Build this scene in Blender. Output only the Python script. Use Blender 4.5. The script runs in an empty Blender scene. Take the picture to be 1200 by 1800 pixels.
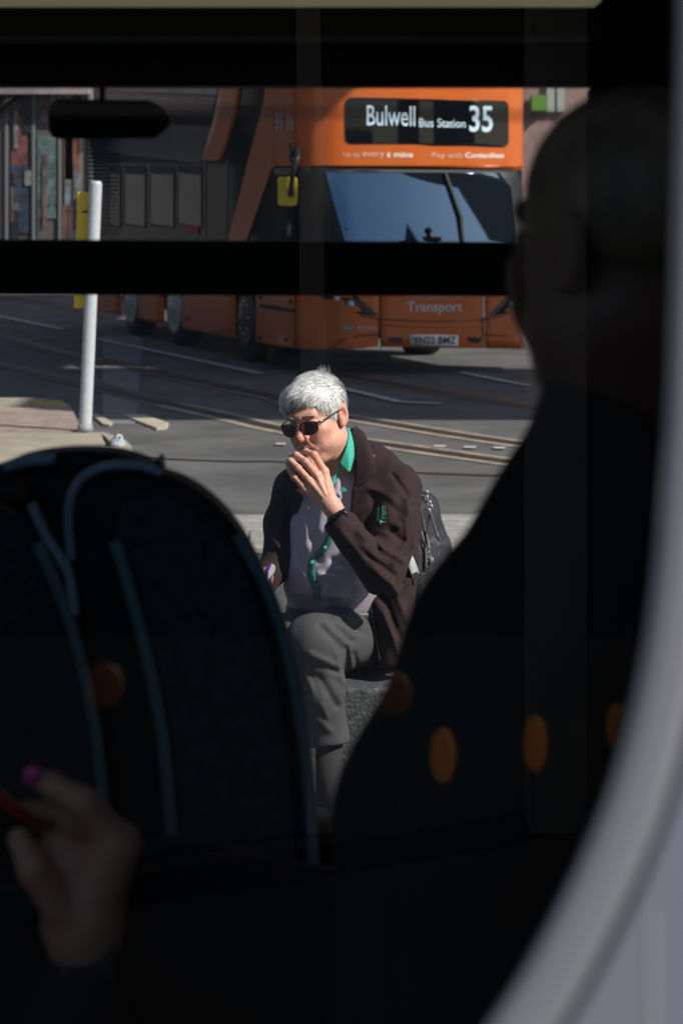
import bpy, bmesh, math, random
import numpy as np
from mathutils import Vector, Matrix
random.seed(7); rng = np.random.default_rng(7)
S = bpy.context.scene; COL = S.collection; PI = math.pi; R = math.radians

# ------------------------------------------------------------ camera
F, HC, HY = 3750.0, 1.71, 366.0          # focal length in photo pixels, eye height, horizon row
cam = bpy.data.cameras.new('camera'); co = bpy.data.objects.new('camera', cam); COL.objects.link(co)
co.location = (0, 0, HC); co.rotation_euler = (PI/2, 0, 0)
cam.sensor_fit = 'VERTICAL'; cam.sensor_height = 36; cam.sensor_width = 24; cam.lens = 75
cam.shift_y = -(900-HY)/1800; cam.clip_start = 0.05; cam.clip_end = 500
cam.dof.use_dof = True; cam.dof.focus_distance = 5.92; cam.dof.aperture_fstop = 6.8
S.camera = co
# ------------------------------------------------------------ light
SUN_AZ, SUN_EL = R(62), R(40)
sv = Vector((math.sin(SUN_AZ)*math.cos(SUN_EL), -math.cos(SUN_AZ)*math.cos(SUN_EL), math.sin(SUN_EL)))
w = bpy.data.worlds.new('World'); S.world = w; w.use_nodes = True
sky = w.node_tree.nodes.new('ShaderNodeTexSky'); sky.sky_type = 'NISHITA'; sky.sun_disc = False
sky.sun_elevation = SUN_EL; sky.sun_rotation = math.atan2(sv.x, sv.y)
bg = w.node_tree.nodes['Background']; bg.inputs[1].default_value = 0.085
w.node_tree.links.new(sky.outputs[0], bg.inputs[0])
sl = bpy.data.lights.new('sun', 'SUN'); sl.energy = 4.6; sl.angle = R(.5); sl.color = (1, .93, .84)
so = bpy.data.objects.new('sun', sl); COL.objects.link(so); so.rotation_euler = sv.to_track_quat('Z', 'Y').to_euler()
S.view_settings.view_transform = 'Standard'; S.view_settings.look = 'None'; S.view_settings.exposure = 0.55
S.cycles.max_bounces = 8; S.cycles.transparent_max_bounces = 16

def P(px, py, Y): return Vector(((px-600)/F*Y, Y, HC-(py-HY)/F*Y))
def G(px, py, z=0.0):
    Y = (HC-z)*F/(py-HY); return Vector(((px-600)/F*Y, Y, z))

# ------------------------------------------------------------ materials
def mat(name, col, rough=.6, metal=0, spec=.5, noise=0, nscale=30, bump=0, bscale=60, col2=None, emit=None, estr=0,
        coat=0, sheen=0, sss=0, stretch=None, attr=None, ior=None):
    m = bpy.data.materials.new(name); m.use_nodes = True; nt = m.node_tree; N = nt.nodes; L = nt.links
    b = N['Principled BSDF']; b.inputs['Base Color'].default_value = (*col, 1)
    b.inputs['Roughness'].default_value = rough; b.inputs['Metallic'].default_value = metal
    b.inputs['Specular IOR Level'].default_value = spec
    if ior: b.inputs['IOR'].default_value = ior
    b.inputs['Coat Weight'].default_value = coat; b.inputs['Coat Roughness'].default_value = .06
    b.inputs['Sheen Weight'].default_value = sheen
    if sss: b.inputs['Subsurface Weight'].default_value = sss; b.inputs['Subsurface Radius'].default_value = (.01, .004, .002); b.inputs['Subsurface Scale'].default_value = .6
    if emit: b.inputs['Emission Color'].default_value = (*emit, 1); b.inputs['Emission Strength'].default_value = estr
    tc = N.new('ShaderNodeTexCoord'); src = tc.outputs['Object']
    if stretch:
        mp = N.new('ShaderNodeMapping'); mp.inputs['Scale'].default_value = stretch; L.new(src, mp.inputs[0]); src = mp.outputs[0]
    base = None
    if attr:
        a = N.new('ShaderNodeAttribute'); a.attribute_name = attr; base = a.outputs['Color']
        L.new(base, b.inputs['Base Color'])
    if noise or col2:
        n = N.new('ShaderNodeTexNoise'); n.inputs['Scale'].default_value = nscale; n.inputs['Detail'].default_value = 6
        n.inputs['Roughness'].default_value = .65; L.new(src, n.inputs['Vector'])
        mx = N.new('ShaderNodeMix'); mx.data_type = 'RGBA'
        r = N.new('ShaderNodeValToRGB'); r.color_ramp.elements[0].position = .35; r.color_ramp.elements[1].position = .65
        L.new(n.outputs['Fac'], r.inputs[0]); L.new(r.outputs[0], mx.inputs['Factor'])
        c2 = col2 if col2 else tuple(min(1, c*(1+noise)) for c in col)
        c1 = col if col2 else tuple(c*(1-noise) for c in col)
        mx.inputs['A'].default_value = (*c1, 1); mx.inputs['B'].default_value = (*c2, 1)
        if base is None: L.new(mx.outputs['Result'], b.inputs['Base Color'])
    if bump:
        n2 = N.new('ShaderNodeTexNoise'); n2.inputs['Scale'].default_value = bscale; n2.inputs['Detail'].default_value = 5
        L.new(src, n2.inputs['Vector']); bp = N.new('ShaderNodeBump'); bp.inputs['Strength'].default_value = bump
        bp.inputs['Distance'].default_value = .01; L.new(n2.outputs['Fac'], bp.inputs['Height']); L.new(bp.outputs[0], b.inputs['Normal'])
    return m
def glassmat(name, tint, refl_ior=1.5, rough=0.0, veil=0):
    m = bpy.data.materials.new(name); m.use_nodes = True; nt = m.node_tree; N = nt.nodes; L = nt.links; N.clear()
    o = N.new('ShaderNodeOutputMaterial'); t = N.new('ShaderNodeBsdfTransparent'); t.inputs[0].default_value = (*tint, 1)
    g = N.new('ShaderNodeBsdfGlossy'); g.inputs['Roughness'].default_value = rough
    f = N.new('ShaderNodeFresnel'); f.inputs[0].default_value = refl_ior; mx = N.new('ShaderNodeMixShader')
    L.new(f.outputs[0], mx.inputs[0]); L.new(t.outputs[0], mx.inputs[1]); L.new(g.outputs[0], mx.inputs[2]); out = mx.outputs[0]
    if veil:                                  # bluish haze mixed into the pane's own colour as a veil
        df = N.new('ShaderNodeBsdfTranslucent'); df.inputs[0].default_value = (.62, .74, .85, 1); d2 = N.new('ShaderNodeBsdfDiffuse'); d2.inputs[0].default_value = (.5, .6, .7, 1)
        m2 = N.new('ShaderNodeMixShader'); L.new(df.outputs[0], m2.inputs[1]); L.new(d2.outputs[0], m2.inputs[2])
        tc = N.new('ShaderNodeTexCoord'); mp = N.new('ShaderNodeMapping'); mp.inputs['Scale'].default_value = (2.2, 1, .7); ns = N.new('ShaderNodeTexNoise'); ns.inputs['Scale'].default_value = 2.5; ns.inputs['Detail'].default_value = 5
        L.new(tc.outputs['Object'], mp.inputs[0]); L.new(mp.outputs[0], ns.inputs['Vector']); ma = N.new('ShaderNodeMath'); ma.operation = 'MULTIPLY'; ma.inputs[1].default_value = veil*2; L.new(ns.outputs['Fac'], ma.inputs[0])
        m3 = N.new('ShaderNodeMixShader'); L.new(ma.outputs[0], m3.inputs[0]); L.new(mx.outputs[0], m3.inputs[1]); L.new(m2.outputs[0], m3.inputs[2]); out = m3.outputs[0]
    L.new(out, o.inputs[0])
    return m
M = {}
M['road'] = mat('asphalt', (.10, .098, .096), .85, noise=.28, nscale=1.3, bump=.5, bscale=70)
M['paving'] = mat('paving_grey', (.07, .068, .066), .85, noise=.2, nscale=5, bump=.4)
M['pink_paving'] = mat('tactile_paving', (.30, .235, .20), .85, noise=.22, nscale=9, bump=.6, bscale=40)
M['beige_paving'] = mat('beige_paving', (.33, .285, .225), .85, noise=.16, nscale=3, bump=.3)
M['kerb'] = mat('kerb_stone', (.30, .29, .26), .85, noise=.25, nscale=8, bump=.5, bscale=50)
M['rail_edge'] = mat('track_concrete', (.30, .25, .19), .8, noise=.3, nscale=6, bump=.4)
M['rail'] = mat('rail_steel', (.05, .042, .038), .5, metal=.3, noise=.3, nscale=12)
M['rust_shaded'] = mat('rusty_edge_shaded', (.125, .09, .075), .8, noise=.35, nscale=5)  # rusty surround with the road's shade darkened into its colour
M['white_paint'] = mat('road_paint', (.5, .49, .46), .7, noise=.3, nscale=25)
M['cream_paint'] = mat('cream_paint', (.46, .41, .32), .7, noise=.2, nscale=15)
M['yellow_paint'] = mat('yellow_line', (.45, .33, .10), .7, noise=.3, nscale=20)
M['patch'] = mat('sunlit_asphalt', (.19, .19, .195), .85, noise=.15, nscale=3, bump=.3)  # paler asphalt: sunlight on the strip put into its colour
M['post'] = mat('post_paint', (.46, .48, .50), .35, noise=.06, nscale=20, coat=.3)
M['yellow'] = mat('yellow_plastic', (.62, .44, .02), .5, noise=.12, nscale=40)
M['orange'] = mat('orange_paint', (.57, .112, .009), .35, coat=.25, noise=.05, nscale=2)
M['black_gloss'] = mat('bus_glazing', (.004, .005, .006), .05, spec=.3, ior=1.2, bump=.02, bscale=1.5)
M['windscreen'] = mat('windscreen_glass', (.004, .006, .01), .02, spec=.5, ior=3.0)
M['windscreen'].node_tree.nodes['Principled BSDF'].inputs['Specular Tint'].default_value = (.5, .76, 1, 1)
M['black'] = mat('black_trim', (.008, .008, .008), .6)
M['rubber'] = mat('tyre_rubber', (.015, .015, .015), .8, noise=.3)
M['silver'] = mat('silver_metal', (.60, .61, .63), .35, metal=.5, noise=.1)
M['grey_band'] = mat('bus_grey_band', (.045, .048, .053), .2, coat=.15, spec=.25, noise=.3, nscale=1.2, stretch=(2.5, 2.5, .5))
M['led'] = mat('led_white', (.3, .35, .4), .5, emit=(.66, .88, 1), estr=.48)
M['decal'] = mat('pale_lettering', (.55, .42, .42), .5)
M['plate'] = mat('plate_white', (.85, .85, .85), .4)
M['green_decal'] = mat('green_badge', (.06, .25, .16), .5)
M['headlamp'] = mat('headlamp_glass', (.5, .6, .7), .1, coat=1)

# ------------------------------------------------------------ object helpers
def link(name, me, m, parent=None, smooth=False):
    o = bpy.data.objects.new(name, me); COL.objects.link(o)
    if m is not None: me.materials.append(m)
    if smooth:
        for p in me.polygons: p.use_smooth = True
    if parent is not None: o.parent = parent; o.matrix_parent_inverse = Matrix.Translation(-parent.location)
    return o
def empty(name, loc, label, cat, group=None):
    o = bpy.data.objects.new(name, None); COL.objects.link(o); o.location = loc; o.empty_display_size = .1
    return tag(o, label, cat, group)
def tag(o, label, cat, group=None):
    o['label'] = label; o['category'] = cat
    if group: o['group'] = group
    return o
def struct(o, kind='structure'): o['kind'] = kind; return o
class MB:
    def __init__(s): s.bm = bmesh.new()
    def poly(s, pts): s.bm.faces.new([s.bm.verts.new(Vector(p)) for p in pts]); return s
    def box(s, a, b):
        a, b = Vector(a), Vector(b)
        v = [s.bm.verts.new((x, y, z)) for x in (a.x, b.x) for y in (a.y, b.y) for z in (a.z, b.z)]
        for f in ((0,1,3,2), (4,6,7,5), (0,4,5,1), (2,3,7,6), (0,2,6,4), (1,5,7,3)): s.bm.faces.new([v[i] for i in f])
        return s
    def tube(s, pts, r, n=10, cap=True):
        pts = [Vector(p) for p in pts]; rr = r if isinstance(r, (list, tuple)) else [r]*len(pts); rings = []; up = None
        for i, p in enumerate(pts):
            t = (pts[min(i+1, len(pts)-1)]-pts[max(i-1, 0)]).normalized()
            if up is None: up = Vector((0, 0, 1)) if abs(t.z) < .9 else Vector((1, 0, 0))
            a = t.cross(up).normalized(); b = a.cross(t).normalized(); up = b
            rings.append([s.bm.verts.new(p+(a*math.cos(2*PI*k/n)+b*math.sin(2*PI*k/n))*rr[i]) for k in range(n)])
        for i in range(len(rings)-1):
            for k in range(n): s.bm.faces.new((rings[i][k], rings[i][(k+1) % n], rings[i+1][(k+1) % n], rings[i+1][k]))
        if cap: s.bm.faces.new(rings[0][::-1]); s.bm.faces.new(rings[-1])
        return s
    def prism(s, pts, off):                     # polygon swept by the vector off
        off = Vector(off); a = [s.bm.verts.new(Vector(p)) for p in pts]; b = [s.bm.verts.new(Vector(p)+off) for p in pts]; n = len(a)
        s.bm.faces.new(a); s.bm.faces.new(b[::-1])
        for i in range(n): s.bm.faces.new((a[i], b[i], b[(i+1) % n], a[(i+1) % n]))
        return s
    def ball(s, c, r, u=20, v=12):
        r = (r, r, r) if not isinstance(r, (tuple, list)) else r
        bmesh.ops.create_uvsphere(s.bm, u_segments=u, v_segments=v, radius=1, matrix=Matrix.Translation(Vector(c)) @ Matrix.Diagonal((*r, 1)))
        return s
    def build(s, name, m, parent=None, smooth=False, bevel=0, seg=3, solid=0):
        bmesh.ops.recalc_face_normals(s.bm, faces=s.bm.faces[:])
        me = bpy.data.meshes.new(name); s.bm.to_mesh(me); s.bm.free()
        o = link(name, me, m, parent, smooth)
        if solid: sm = o.modifiers.new('solid', 'SOLIDIFY'); sm.thickness = solid; sm.offset = -1
        if bevel: b = o.modifiers.new('bevel', 'BEVEL'); b.width = bevel; b.segments = seg; b.limit_method = 'ANGLE'
        return o
def smoothpath(pts, n=8):
    pts = [Vector(p) for p in pts]; out = []
    for i in range(len(pts)-1):
        p0, p1, p2, p3 = pts[max(i-1, 0)], pts[i], pts[i+1], pts[min(i+2, len(pts)-1)]
        for k in range(n):
            t = k/n; out.append(.5*((2*p1)+(p2-p0)*t+(2*p0-5*p1+4*p2-p3)*t*t+(3*p1-p0-3*p2+p3)*t**3))
    out.append(pts[-1]); return out
def text_mesh(txt, size=1, bold=0.0, spacing=1):
    c = bpy.data.curves.new('lettering', 'FONT'); c.body = txt; c.size = size; c.offset = bold; c.space_character = spacing
    c.align_x = 'CENTER'; c.align_y = 'CENTER'; c.resolution_u = 3
    o = bpy.data.objects.new('lettering', c); COL.objects.link(o); dg = bpy.context.evaluated_depsgraph_get(); dg.update()
    me = bpy.data.meshes.new_from_object(o.evaluated_get(dg)); bpy.data.objects.remove(o); bpy.data.curves.remove(c)
    return me
def fit_text(txt, box, fn, name, m, parent, bold=.02, vert=False, sub=0, keep=None):
    """lettering inside a pixel box, each point laid on a real surface by fn"""
    me = text_mesh(txt, 1, bold)
    if sub:
        bm = bmesh.new(); bm.from_mesh(me); bmesh.ops.triangulate(bm, faces=bm.faces[:])
        bmesh.ops.subdivide_edges(bm, edges=bm.edges[:], cuts=sub); bm.to_mesh(me); bm.free()
    xs = [v.co.x for v in me.vertices]; ys = [v.co.y for v in me.vertices]
    x0, x1, y0, y1 = min(xs), max(xs), min(ys), max(ys); bx0, by0, bx1, by1 = box
    for v in me.vertices:
        a = (v.co.x-x0)/(x1-x0); b = (v.co.y-y0)/(y1-y0)
        if vert: px = bx1+(bx0-bx1)*b; py = by1+(by0-by1)*a
        else: px = bx0+(bx1-bx0)*a; py = by1+(by0-by1)*b
        v.co = fn(px, py)
    me.materials.clear()
    return link(name, me, m, parent)

# ------------------------------------------------------------ signed distance fields -> meshes
def smin(a, b, k):
    h = np.clip(.5+.5*(b-a)/k, 0, 1); return b+(a-b)*h-k*h*(1-h)
def smax(a, b, k): return -smin(-a, -b, k)
def vlen(x, y, z): return np.sqrt(x*x+y*y+z*z)
def cap(p, a, b, ra, rb=None):
    rb = ra if rb is None else rb
    ab = [b[i]-a[i] for i in range(3)]; L2 = sum(c*c for c in ab)+1e-12
    t = np.clip(sum((p[i]-a[i])*ab[i] for i in range(3))/L2, 0, 1)
    return vlen(p[0]-a[0]-t*ab[0], p[1]-a[1]-t*ab[1], p[2]-a[2]-t*ab[2])-(ra+(rb-ra)*t)
def ell(p, c, r):
    x, y, z = (p[0]-c[0])/r[0], (p[1]-c[1])/r[1], (p[2]-c[2])/r[2]
    k0 = vlen(x, y, z); k1 = vlen(x/r[0], y/r[1], z/r[2])+1e-9; return k0*(k0-1)/k1
def rbox(p, c, h, r):
    q = [np.abs(p[i]-c[i])-h[i]+r for i in range(3)]
    return vlen(*[np.maximum(t, 0) for t in q])+np.minimum(np.maximum(q[0], np.maximum(q[1], q[2])), 0)-r
def chain(p, pts, rs, k=.01):
    d = None
    for i in range(len(pts)-1):
        e = cap(p, pts[i], pts[i+1], rs[i], rs[i+1]); d = e if d is None else smin(d, e, k)
    return d
def tolocal(p, c, Rm):
    q = [p[i]-c[i] for i in range(3)]; return [q[0]*Rm[0][j]+q[1]*Rm[1][j]+q[2]*Rm[2][j] for j in range(3)]
def column(p, lv, yaw):
    """elliptic column through levels (centre, half width, half depth), turned by yaw"""
    lv = sorted(lv, key=lambda l: l[0][2]); zs = [l[0][2] for l in lv]; z = p[2]
    it = lambda f: np.interp(z, zs, [f(l) for l in lv])
    cx, cy, a, b = it(lambda l: l[0][0]), it(lambda l: l[0][1]), it(lambda l: l[1]), it(lambda l: l[2])
    x, y = p[0]-cx, p[1]-cy; c, s = math.cos(yaw), math.sin(yaw); u, v = x*c+y*s, -x*s+y*c
    k0 = np.sqrt((u/a)**2+(v/b)**2); k1 = np.sqrt((u/a**2)**2+(v/b**2)**2)+1e-9; d = k0*(k0-1)/k1
    return smax(smax(d, z-zs[-1], .03), zs[0]-z, .03)
def nets(f, lo, hi, h):
    n = [int((hi[i]-lo[i])/h)+2 for i in range(3)]
    ax = [(lo[i]+np.arange(n[i])*h).astype(np.float32) for i in range(3)]
    X, Y, Z = np.meshgrid(*ax, indexing='ij'); D = f([X, Y, Z]).astype(np.float32); s = D < 0
    nx, ny, nz = D.shape; acc = np.zeros((nx-1, ny-1, nz-1, 3), np.float32); cnt = np.zeros((nx-1, ny-1, nz-1), np.int16)
    for a in range(3):
        for o1 in (0, 1):
            for o2 in (0, 1):
                o = [0, 0, 0]; oth = [i for i in range(3) if i != a]; o[oth[0]] = o1; o[oth[1]] = o2
                sl0 = tuple(slice(o[i], o[i]+D.shape[i]-1) for i in range(3)); o[a] = 1
                sl1 = tuple(slice(o[i], o[i]+D.shape[i]-1) for i in range(3)); o[a] = 0
                d0, d1 = D[sl0], D[sl1]; m = (d0 < 0) != (d1 < 0); t = np.where(m, d0/(d0-d1+1e-20), 0)
                for i in range(3): acc[..., i] += np.where(m, t if i == a else o[i], 0)
                cnt += m
    act = cnt > 0; idx = -np.ones(act.shape, np.int64); idx[act] = np.arange(act.sum())
    V = acc[act]/cnt[act][:, None]; V = (V+np.argwhere(act))*h+np.array(lo); faces = []
    for a in range(3):
        b, c = (a+1) % 3, (a+2) % 3; s0 = [slice(1, -1)]*3; s1 = [slice(1, -1)]*3; s0[a] = slice(0, -1); s1[a] = slice(1, None)
        A, B = s[tuple(s0)], s[tuple(s1)]; ch = np.argwhere(A != B); flip = A[A != B]
        base = ch.copy(); base[:, b] += 1; base[:, c] += 1
        q = []
        for db, dc in ((0, 0), (1, 0), (1, 1), (0, 1)):
            t = base.copy(); t[:, b] -= db; t[:, c] -= dc; q.append(idx[t[:, 0], t[:, 1], t[:, 2]])
        q = np.stack(q, 1); q[~flip] = q[~flip][:, ::-1]; faces.append(q)
    Fc = np.concatenate(faces); return V, Fc[(Fc >= 0).all(1)]
def mesh_from(name, parts):
    vs, fs, o = [], [], 0
    for V, Fc in parts: vs.append(V); fs.append(Fc+o); o += len(V)
    V = np.concatenate(vs).astype(np.float32); Fc = np.concatenate(fs).astype(np.int32)
    me = bpy.data.meshes.new(name); me.vertices.add(len(V)); me.vertices.foreach_set('co', V.ravel())
    me.loops.add(Fc.size); me.loops.foreach_set('vertex_index', Fc.ravel()); me.polygons.add(len(Fc))
    me.polygons.foreach_set('loop_start', np.arange(len(Fc), dtype=np.int32)*4); me.update(calc_edges=True); me.validate()
    return me
def march(f, px, py, off=.002, y0=5.2, y1=6.8):
    d = P(px, py, 1.0)-Vector((0, 0, HC)); dl = d.length; Y = y0
    for _ in range(160):
        v = float(f([np.array([d.x*Y]), np.array([Y]), np.array([HC+d.z*Y])])[0])
        if v < .0004: break
        Y += max(v*.4, .0004)/dl
        if Y > y1: break
    Y -= off; return Vector((d.x*Y, Y, HC+d.z*Y))
def pxgrid(p): return 600+F*p[0]/p[1], HY-F*(p[2]-HC)/p[1]
def segd(x, y, a, b):
    t = np.clip(((x-a[0])*(b[0]-a[0])+(y-a[1])*(b[1]-a[1]))/((b[0]-a[0])**2+(b[1]-a[1])**2), 0, 1)
    return np.hypot(x-a[0]-t*(b[0]-a[0]), y-a[1]-t*(b[1]-a[1]))
# ============================================================ setting: ground, road, tracks
struct(MB().poly([(-150, -60, 0), (150, -60, 0), (150, 250, 0), (-150, 250, 0)]).build('road', M['road']))
struct(MB().poly([(-30, -30, .004), (30, -30, .004), (30, 10.5, .004), (-30, 10.5, .004)]).build('pavement', M['paving']))
def ribbon(line, width, z, name, m, raw=False):
    pts = smoothpath([G(x, y) for x, y in line], 6) if not raw else [G(x, y) for x, y in line]
    b = bmesh.new(); rows = []
    for i, p in enumerate(pts):
        t = (pts[min(i+1, len(pts)-1)]-pts[max(i-1, 0)]).normalized(); nrm = Vector((-t.y, t.x, 0))
        rows.append((b.verts.new((p.x+nrm.x*width/2, p.y+nrm.y*width/2, z)), b.verts.new((p.x-nrm.x*width/2, p.y-nrm.y*width/2, z))))
    for i in range(len(rows)-1): b.faces.new((rows[i][0], rows[i][1], rows[i+1][1], rows[i+1][0]))
    mb = MB(); mb.bm.free(); mb.bm = b; return struct(mb.build(name, m))
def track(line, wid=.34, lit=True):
    ribbon(line, wid, .006, 'track_surround', M['rail_edge'] if lit else M['rust_shaded'])  # tracks in sun get the pale colour, those in shade the darkened one
    ribbon(line, wid*.40, .011, 'tram_track', M['rail'])
track([(300, 712), (350, 723), (400, 734), (507, 758), (652, 779), (913, 816), (1100, 838)])
track([(560, 727), (652, 741), (800, 765), (946, 786), (1150, 812)])
track([(470, 645), (600, 662), (770, 688), (946, 713), (1150, 735)], .42, False)
track([(-60, 578), (0, 590), (137, 626), (250, 650), (400, 681), (495, 701), (560, 727)], .42, False)
track([(-60, 628), (0, 640), (140, 672), (250, 700), (300, 712)], .36, False)
track([(-60, 520), (60, 528), (150, 548), (200, 556)], .5, False)
for l, wd in (([(-60, 545), (0, 557), (108, 580)], .13), ([(171, 597), (458, 659)], .12), ([(603, 685), (703, 709), (773, 712)], .10),
              ([(810, 657), (927, 680)], .09), ([(485, 783.5), (502, 783.5)], .10), ([(762, 787.5), (783, 788)], .10), ([(815, 789), (836, 789.5)], .10), ([(867, 790), (888, 790.5)], .10)):
    ribbon(l, wd, .016, 'road_marking', M['white_paint'], True)
def slab(pts, z, name, m):
    top = [G(x, y, z) for x, y in pts]; return struct(MB().prism(top, (0, 0, -z+.002)).build(name, m))
slab([(-80, 700), (60, 700), (105, 704), (125, 715), (138, 741), (138, 757), (-80, 758)], .06, 'raised_pavement', M['pink_paving'])
slab([(-80, 699), (62, 699), (110, 704), (122, 713), (100, 716), (-80, 724)], .066, 'pavement_edging', M['beige_paving'])
slab([(52, 702), (106, 705), (118, 713), (60, 712)], .070, 'yellow_marking', M['yellow_paint'])
slab([(-80, 759.5), (185, 759.5), (222, 774), (232, 785), (224, 796), (188, 803), (60, 820), (-80, 840)], .05, 'traffic_island', M['beige_paving'])
slab([(160, 727), (173, 728), (199, 742), (193, 746), (182, 745)], .02, 'road_marking', M['cream_paint'])
slab([(217, 729), (252, 728), (297, 743), (293, 751), (276, 752)], .02, 'road_marking', M['cream_paint'])
slab([(181, 745), (181, 590), (246, 591), (250, 600), (240, 735), (237, 745)], .0045, 'sunlit_strip', M['patch'])  # painted strip of sunlight on the shaded road
ribbon([(180, 802), (300, 808), (420, 812), (500, 813), (700, 830), (900, 838)], .07, .0052, 'road_seam', M['rail'])
# kerb of pale stone blocks behind the seated man
kx = -9.0; k = 0
while kx < 8:
    L_ = .92; z = .052+.003*(k % 3)
    b = MB().box((kx+.004, 11.03, .004), (kx+L_-.004, 11.55, z)); b.box((kx+.25, 10.5, .0045), (kx+L_+.238, 11.0, z-.006))
    struct(b.build('kerb_stone', M['kerb'], bevel=.012)); kx += L_; k += 1

# ============================================================ street things
post = empty('bollard_post', G(150, 757), 'tall white leaning post standing at the left pavement edge', 'post')
b0 = G(150, 757, .06); t0 = P(169, 318, b0.y)
MB().tube([b0+Vector((0, 0, -.02)), b0, b0.lerp(t0, .985), b0.lerp(t0, .996), t0], [.052, .047, .047, .043, .034], 28).build('pole', M['post'], post, True)
MB().tube([b0+Vector((0, 0, -.01)), b0+Vector((0, 0, .05))], [.062, .054], 28).build('base_collar', mat('collar_grey', (.28, .29, .3), .5), post, True)
Yp = b0.y+.02
MB().prism([P(130, 541, Yp), P(150, 541, Yp), P(162, 337, Yp), P(136, 337, Yp)], (0, .05, 0)).build('sign_panel', M['yellow'], post, bevel=.008)
for yy in (372, 512): MB().tube([P(136+(yy > 400)*-4, yy, Yp+.02), P(170-(yy > 400)*8, yy, Yp-.03)], .009, 8).build('bracket', M['black'], post)

pg = empty('pigeon', G(205, 797), 'small pale bird with a dark raised wing at the tip of the traffic island', 'bird')
Yb = G(205, 797).y
def pt(px, py, dy=0): return list(P(px, py, Yb+dy))
fb = lambda p: smin(smin(ell(p, pt(206, 781), (.058, .085, .052)), ell(p, pt(209, 770, -.03), (.030, .036, .030)), .02), ell(p, pt(199, 792), (.032, .06, .03)), .02)
V, Fc = nets(fb, [c-.16 for c in pt(206, 781)], [c+.16 for c in pt(206, 781)], .008)
o = link('body', mesh_from('body', [(V, Fc)]), mat('bird_feathers', (.42, .46, .50), .6, noise=.35, nscale=30), pg, True)
MB().prism([pt(178, 763, -.05), pt(186, 768, -.06), pt(197, 780, -.07), pt(200, 793, -.05), pt(190, 789, -.05), pt(183, 776, -.05)], (0, .015, 0)).build('wing', mat('wing_dark', (.03, .045, .075), .5), pg, bevel=.003)
MB().tube([pt(211, 768, -.06), pt(214, 770, -.09)], [.007, .002], 8).build('beak', M['black'], pg)
for s in (-4, 5): MB().tube([pt(204+s, 792), pt(203+s, 802)], .004, 6).build('leg', mat('leg_red', (.3, .08, .05), .6), pg)

# ============================================================ buildings behind the bus
M['wallL'] = mat('render_wall', (.20, .19, .19), .8, noise=.15, nscale=1.5)
M['glassdark'] = mat('shop_glass', (.012, .016, .02), .05, spec=.6)
def rect(mb, x0, x1, z0, z1, Y, d=.05): mb.box((x0, Y, z0), (x1, Y+d, z1))
YB = 44.0; xb = lambda px, Y=YB: (px-600)/F*Y; zb = lambda py, Y=YB: HC-(py-HY)/F*Y
sh = empty('shop_building', (-9, YB, 0), 'shopfront building with posters behind glass at far left', 'building')
mb = MB(); mb.box((-22, YB+.4, 0), (-2, YB+12, 11)); mb.build('wall', M['wallL'], sh)
cols = [((.10, .12, .13), -60, 10), ((.07, .05, .05), 14, 57), ((.07, .10, .11), 62, 103), ((.14, .17, .18), 108, 156)]
for c, a, b_ in cols:
    wd = MB(); rect(wd, xb(a), xb(b_), .5, 4.9, YB+.1, .04); wo = wd.build('window', M['glassdark'], sh)
    q = MB(); rect(q, xb(a+3), xb(b_-3), 1.0, 4.5, YB+.06, .02)
    q.build('poster', mat('poster_print', c, .5, col2=(c[2]*1.3, c[1]*.9, c[0]*.9), nscale=1.4), wo)
for px in (12, 59.5, 105.5, 158): mb = MB(); mb.box((xb(px)-.03, YB, 0), (xb(px)+.03, YB+.35, 5)); mb.build('pillar', mat('pillar_grey', (.16, .17, .17), .6), sh)
mb = MB(); rect(mb, -22, xb(160), 4.05, 4.6, YB-.35, .32); mb.build('fascia', mat('fascia_pink', (.30, .24, .25), .6, noise=.3, nscale=.9), sh)
for px0, px1, z0, z1, c in ((18, 50, 1.2, 2.6, (.03, .045, .07)), (20, 48, 2.6, 3.6, (.15, .055, .05)), (66, 99, 1.5, 3.2, (.10, .15, .15)), (112, 150, 1.0, 1.7, (.04, .07, .12)), (112, 140, 2.3, 3.2, (.20, .08, .05)), (114, 128, 1.1, 3.9, (.17, .2, .2))):
    mb = MB(); rect(mb, xb(px0), xb(px1), z0, z1, YB+.03, .02); mb.build('poster', mat('poster_print', c, .5, noise=.5, nscale=3), sh)
r2 = random.Random(4)
for (a, b_) in ((-40, 8), (16, 56), (63, 102), (109, 155)):
    for k in range(9):
        x0 = r2.uniform(a, b_-12); wd_ = r2.uniform(5, 16); z0 = r2.uniform(.6, 4.2); hh = r2.uniform(.15, .9); g_ = r2.uniform(.03, .20)
        c = [(g_, g_*1.02, g_*1.05), (g_*.9, g_*.5, g_*.45), (g_*.4, g_*.6, g_*.8), (.015, .016, .018)][r2.randrange(4)]
        mb = MB(); rect(mb, xb(x0), xb(min(x0+wd_, b_)), z0, min(z0+hh, 4.7), YB+.012-k*.002, .012); mb.build('poster', mat('notice_print', c, .5, noise=.5, nscale=4), sh)
mb = MB(); mb.prism([(xb(-40), YB-.30, 3.2), (xb(14), YB-.30, 3.9), (xb(105), YB-.30, 4.6), (xb(105), YB-.30, 4.7), (xb(-40), YB-.30, 3.35)], (0, .05, 0)); mb.build('canopy_edge', mat('canopy_grey', (.06, .06, .065), .5), sh)
ob = empty('office_building', (12, 50, 0), 'brick building showing past the right edge of the orange bus', 'building')
mb = MB(); mb.box((-1.5, 50, 0), (26, 62, 14)); mb.build('wall', mat('far_brick', (.26, .17, .15), .85, noise=.2, nscale=2), ob)
x5 = lambda px: (px-600)/F*49.8
mb = MB(); mb.box((x5(931), 49.3, 3.95), (x5(958), 49.95, 4.32)); mb.build('awning', mat('awning_green', (.10, .24, .03), .6), ob)
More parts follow.
